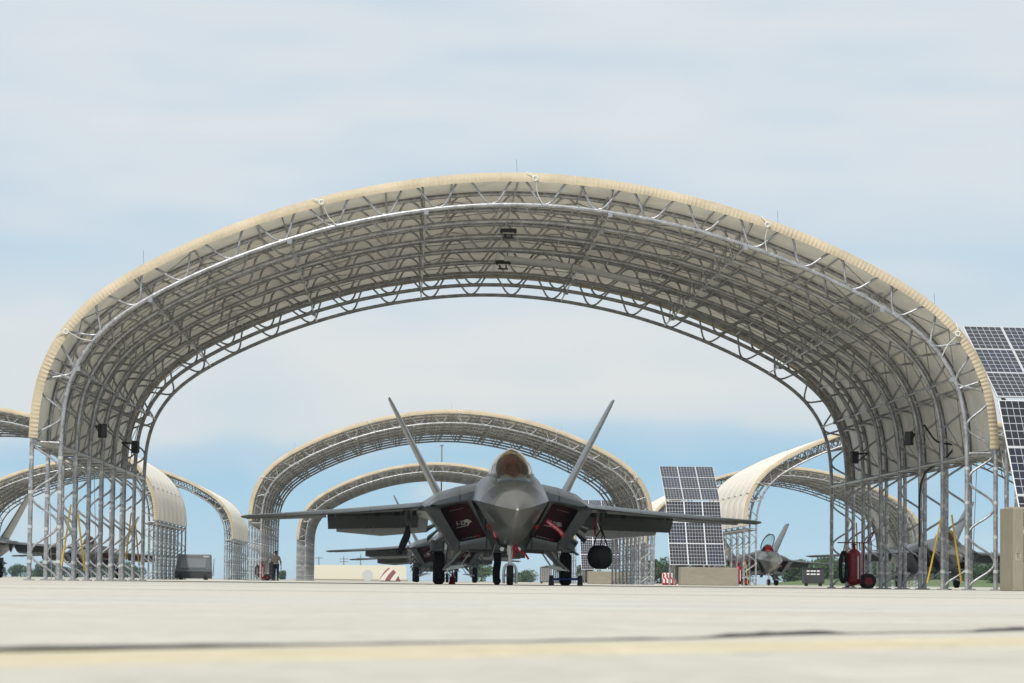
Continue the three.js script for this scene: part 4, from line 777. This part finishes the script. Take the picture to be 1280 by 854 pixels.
structure('grass_bank', grid((u, v) => { const px = 960 + u * 700, d = 500 + 130 * v; return V(at(px, d), 0.9 * smooth(0, 0.45, v) * smooth(0, 0.08, u) + 0.5 * fbm(u * 40, v * 3, 3) * smooth(0, .3, v) - 0.02 * (v < .01), -d); }, 120, 12), std(0.085, 0.125, 0.04, 0.95));
structure('grass_field', new THREE.PlaneGeometry(3600, 1500).rotateX(-Math.PI / 2).translate(0, 0.02, -1600), std(0.12, 0.17, 0.06, 0.95));

// ---------------------------------------------------------------- person
{
  function field(caps, lo, hi, res, k) {
    const mc = new MarchingCubes(res, new THREE.MeshBasicMaterial(), false, false, 60000); mc.isolation = 0;
    const c = lo.clone().add(hi).multiplyScalar(0.5), hs = Math.max(hi.x - lo.x, hi.y - lo.y, hi.z - lo.z) / 2, half_ = res / 2;
    const ab = V(), ap = V();
    for (let z = 0; z < res; z++) for (let y = 0; y < res; y++) for (let x = 0; x < res; x++) {
      const p = V((x - half_) / half_ * hs + c.x, (y - half_) / half_ * hs + c.y, (z - half_) / half_ * hs + c.z); let d = 1e3;
      for (const [A, B, ra, rb, kk] of caps) {
        ab.subVectors(B, A); ap.subVectors(p, A); const L2 = ab.lengthSq(); const t = L2 ? Math.min(1, Math.max(0, ap.dot(ab) / L2)) : 0;
        const e = ap.addScaledVector(ab, -t).length() - (ra + (rb - ra) * t), q = kk ?? k; const h = Math.max(q - Math.abs(d - e), 0) / q; d = Math.min(d, e) - h * h * q * 0.25;
      }
      mc.field[x + y * res + z * res * res] = -d;
    }
    mc.update(); const n = mc.count; const pos = new Float32Array(n * 3), nor = new Float32Array(n * 3);
    for (let i = 0; i < n; i++) { pos[i * 3] = mc.positionArray[i * 3] * hs + c.x; pos[i * 3 + 1] = mc.positionArray[i * 3 + 1] * hs + c.y; pos[i * 3 + 2] = mc.positionArray[i * 3 + 2] * hs + c.z; for (let q = 0; q < 3; q++) nor[i * 3 + q] = mc.normalArray[i * 3 + q]; }
    const g = new THREE.BufferGeometry(); g.setAttribute('position', new THREE.BufferAttribute(pos, 3)); g.setAttribute('normal', new THREE.BufferAttribute(nor, 3)); return g;
  }
  const c = (a, b, r0, r1, k) => [V(...a), V(...b), r0, r1, k];
  const handL = V(-0.34, 1.03, 0.26), handR = V(0.31, 0.80, 0.06);
  const bodyCaps = [c([-0.09, 0.95, 0], [-0.10, 0.52, 0.02], 0.098, 0.068), c([-0.10, 0.52, 0.02], [-0.11, 0.10, -0.02], 0.066, 0.045), c([-0.11, 0.05, -0.03], [-0.12, 0.045, 0.13], 0.048, 0.04),
    c([0.09, 0.95, 0], [0.11, 0.52, 0.03], 0.098, 0.068), c([0.11, 0.52, 0.03], [0.12, 0.10, -0.02], 0.066, 0.045), c([0.12, 0.05, -0.03], [0.14, 0.045, 0.13], 0.048, 0.04),
    c([-0.05, 1.0, 0], [0.05, 1.0, 0], 0.125, 0.125), c([0, 1.02, 0], [0, 1.2, 0.01], 0.125, 0.13), c([-0.09, 1.36, 0], [0.09, 1.36, 0], 0.105, 0.105), c([0, 1.2, 0.01], [0, 1.36, 0], 0.13, 0.12), c([0, 1.42, 0], [-0.01, 1.54, 0.02], 0.06, 0.052),
    c([-0.18, 1.40, 0], [-0.26, 1.14, 0.04], 0.062, 0.048), c([-0.26, 1.14, 0.04], [handL.x, handL.y, handL.z], 0.044, 0.030), c([0.18, 1.40, 0], [0.27, 1.11, -0.02], 0.062, 0.048), c([0.27, 1.11, -0.02], [handR.x, handR.y + 0.06, handR.z], 0.044, 0.030)];
  const headC = V(-0.02, 1.66, 0.03);
  const hc = (a, b, r0, r1, k) => [headC.clone().add(V(...a)), headC.clone().add(V(...b)), r0, r1, k];
  const headCaps = [hc([0, 0.03, -0.015], [0, 0.035, 0.01], 0.092, 0.085), hc([0, -0.05, 0.02], [0, -0.075, 0.045], 0.062, 0.045), hc([0, 0.0, 0.085], [0, -0.03, 0.108], 0.012, 0.017, 0.02), hc([-0.03, -0.062, 0.075], [0.03, -0.062, 0.075], 0.012, 0.012, 0.015), hc([-0.09, 0.0, 0], [-0.095, -0.03, 0], 0.018, 0.013, 0.015), hc([0.09, 0.0, 0], [0.095, -0.03, 0], 0.018, 0.013, 0.015), hc([0, -0.08, -0.01], [0, -0.15, -0.015], 0.055, 0.055)];
  const hand = (o, dir, thumb) => { // palm, four fingers and a thumb
    const d = V(...dir).normalize(), sd = V(...thumb).normalize(), out = [[o.clone(), o.clone().addScaledVector(d, 0.07), 0.027, 0.03, 0.02]];
    [0.03, 0.01, -0.011, -0.031].forEach((w, i) => { const L = [0.07, 0.08, 0.075, 0.058][i], a = o.clone().addScaledVector(d, 0.08).addScaledVector(sd, w), b = a.clone().addScaledVector(d, L * 0.5).add(V(0, -0.004, 0.006)), e = b.clone().addScaledVector(d, L * 0.45).add(V(0, -0.012, 0.01)); out.push([a, b, 0.0095, 0.009, 0.006], [b, e, 0.009, 0.008, 0.004]); });
    const ta = o.clone().addScaledVector(d, 0.025).addScaledVector(sd, 0.022), tb = ta.clone().addScaledVector(sd, 0.03).addScaledVector(d, 0.03); out.push([ta, tb, 0.012, 0.01, 0.008], [tb, tb.clone().addScaledVector(d, 0.028), 0.01, 0.008, 0.005]); return out;
  };
  const around = (o, r) => [o.clone().addScalar(-r), o.clone().addScalar(r)];
  const bodyG = field(bodyCaps, V(-0.9, -0.02, -0.9), V(0.9, 1.62, 0.9), 88, 0.05), headG = field(headCaps, ...around(headC.clone().add(V(0, -0.02, 0)), 0.18), 60, 0.045);
  const hL = field(hand(handL, [-0.5, -0.35, 0.8], [0.3, 0.9, 0.3]), ...around(handL.clone().add(V(-0.04, -0.03, 0.07)), 0.15), 60, 0.012), hR = field(hand(handR, [0.05, -1, 0.1], [-0.2, 0, 1]), ...around(handR.clone().add(V(0, -0.08, 0.02)), 0.15), 60, 0.012);
  const all = merge(bodyG, headG, hL, hR); const p = all.attributes.position, col = new Float32Array(p.count * 3);
  for (let i = 0; i < p.count; i++) {
    const x = p.getX(i), y = p.getY(i), z = p.getZ(i); let cc = [0.30, 0.17, 0.11];
    if (y < 0.13) cc = [0.03, 0.022, 0.016]; else if (y < 1.0 && Math.abs(x) < 0.235 && !(x < -0.2 && z > 0.12)) cc = [0.012, 0.014, 0.03];
    else if (y < 1.035 && Math.abs(x) < 0.2) cc = [0.4, 0.37, 0.3]; else if (y < 1.49 && y > 1.0 && (Math.abs(x) < 0.215 || y > 1.2)) cc = [0.33, 0.29, 0.22];
    col.set(cc, i * 3);
  }
  all.setAttribute('color', new THREE.BufferAttribute(col, 3));
  const g = thing('person', 'person in khaki shirt and dark trousers reaching to the cabinet beside a shelter leg', 'person', null, [at(346, 186), 0, -186], -0.15); g.scale.setScalar(0.93);
  mesh('body', all, new THREE.MeshStandardMaterial({ vertexColors: true, roughness: 0.85 }), g);
  mesh('hair', grid((u, v) => { const a = u * Math.PI * 2, e = v * Math.PI * 0.5; const drop = 0.055 * Math.max(0, -Math.sin(a)) ; const r = 0.104; return headC.clone().add(V(Math.cos(a) * Math.cos(e) * r * 0.95, 0.03 + Math.sin(e) * 0.1 - drop * (1 - v), Math.sin(a) * Math.cos(e) * r)); }, 24, 8), std(0.012, 0.009, 0.008, 0.8), g);
  mesh('eyes', merge(new THREE.SphereGeometry(0.011, 8, 6).translate(headC.x - 0.032, headC.y + 0.005, headC.z + 0.087), new THREE.SphereGeometry(0.011, 8, 6).translate(headC.x + 0.032, headC.y + 0.005, headC.z + 0.087)), M.black, g);
}

scene.fog = new THREE.FogExp2(0xc6d8e6, 0.0001);
renderer.render(scene, camera);
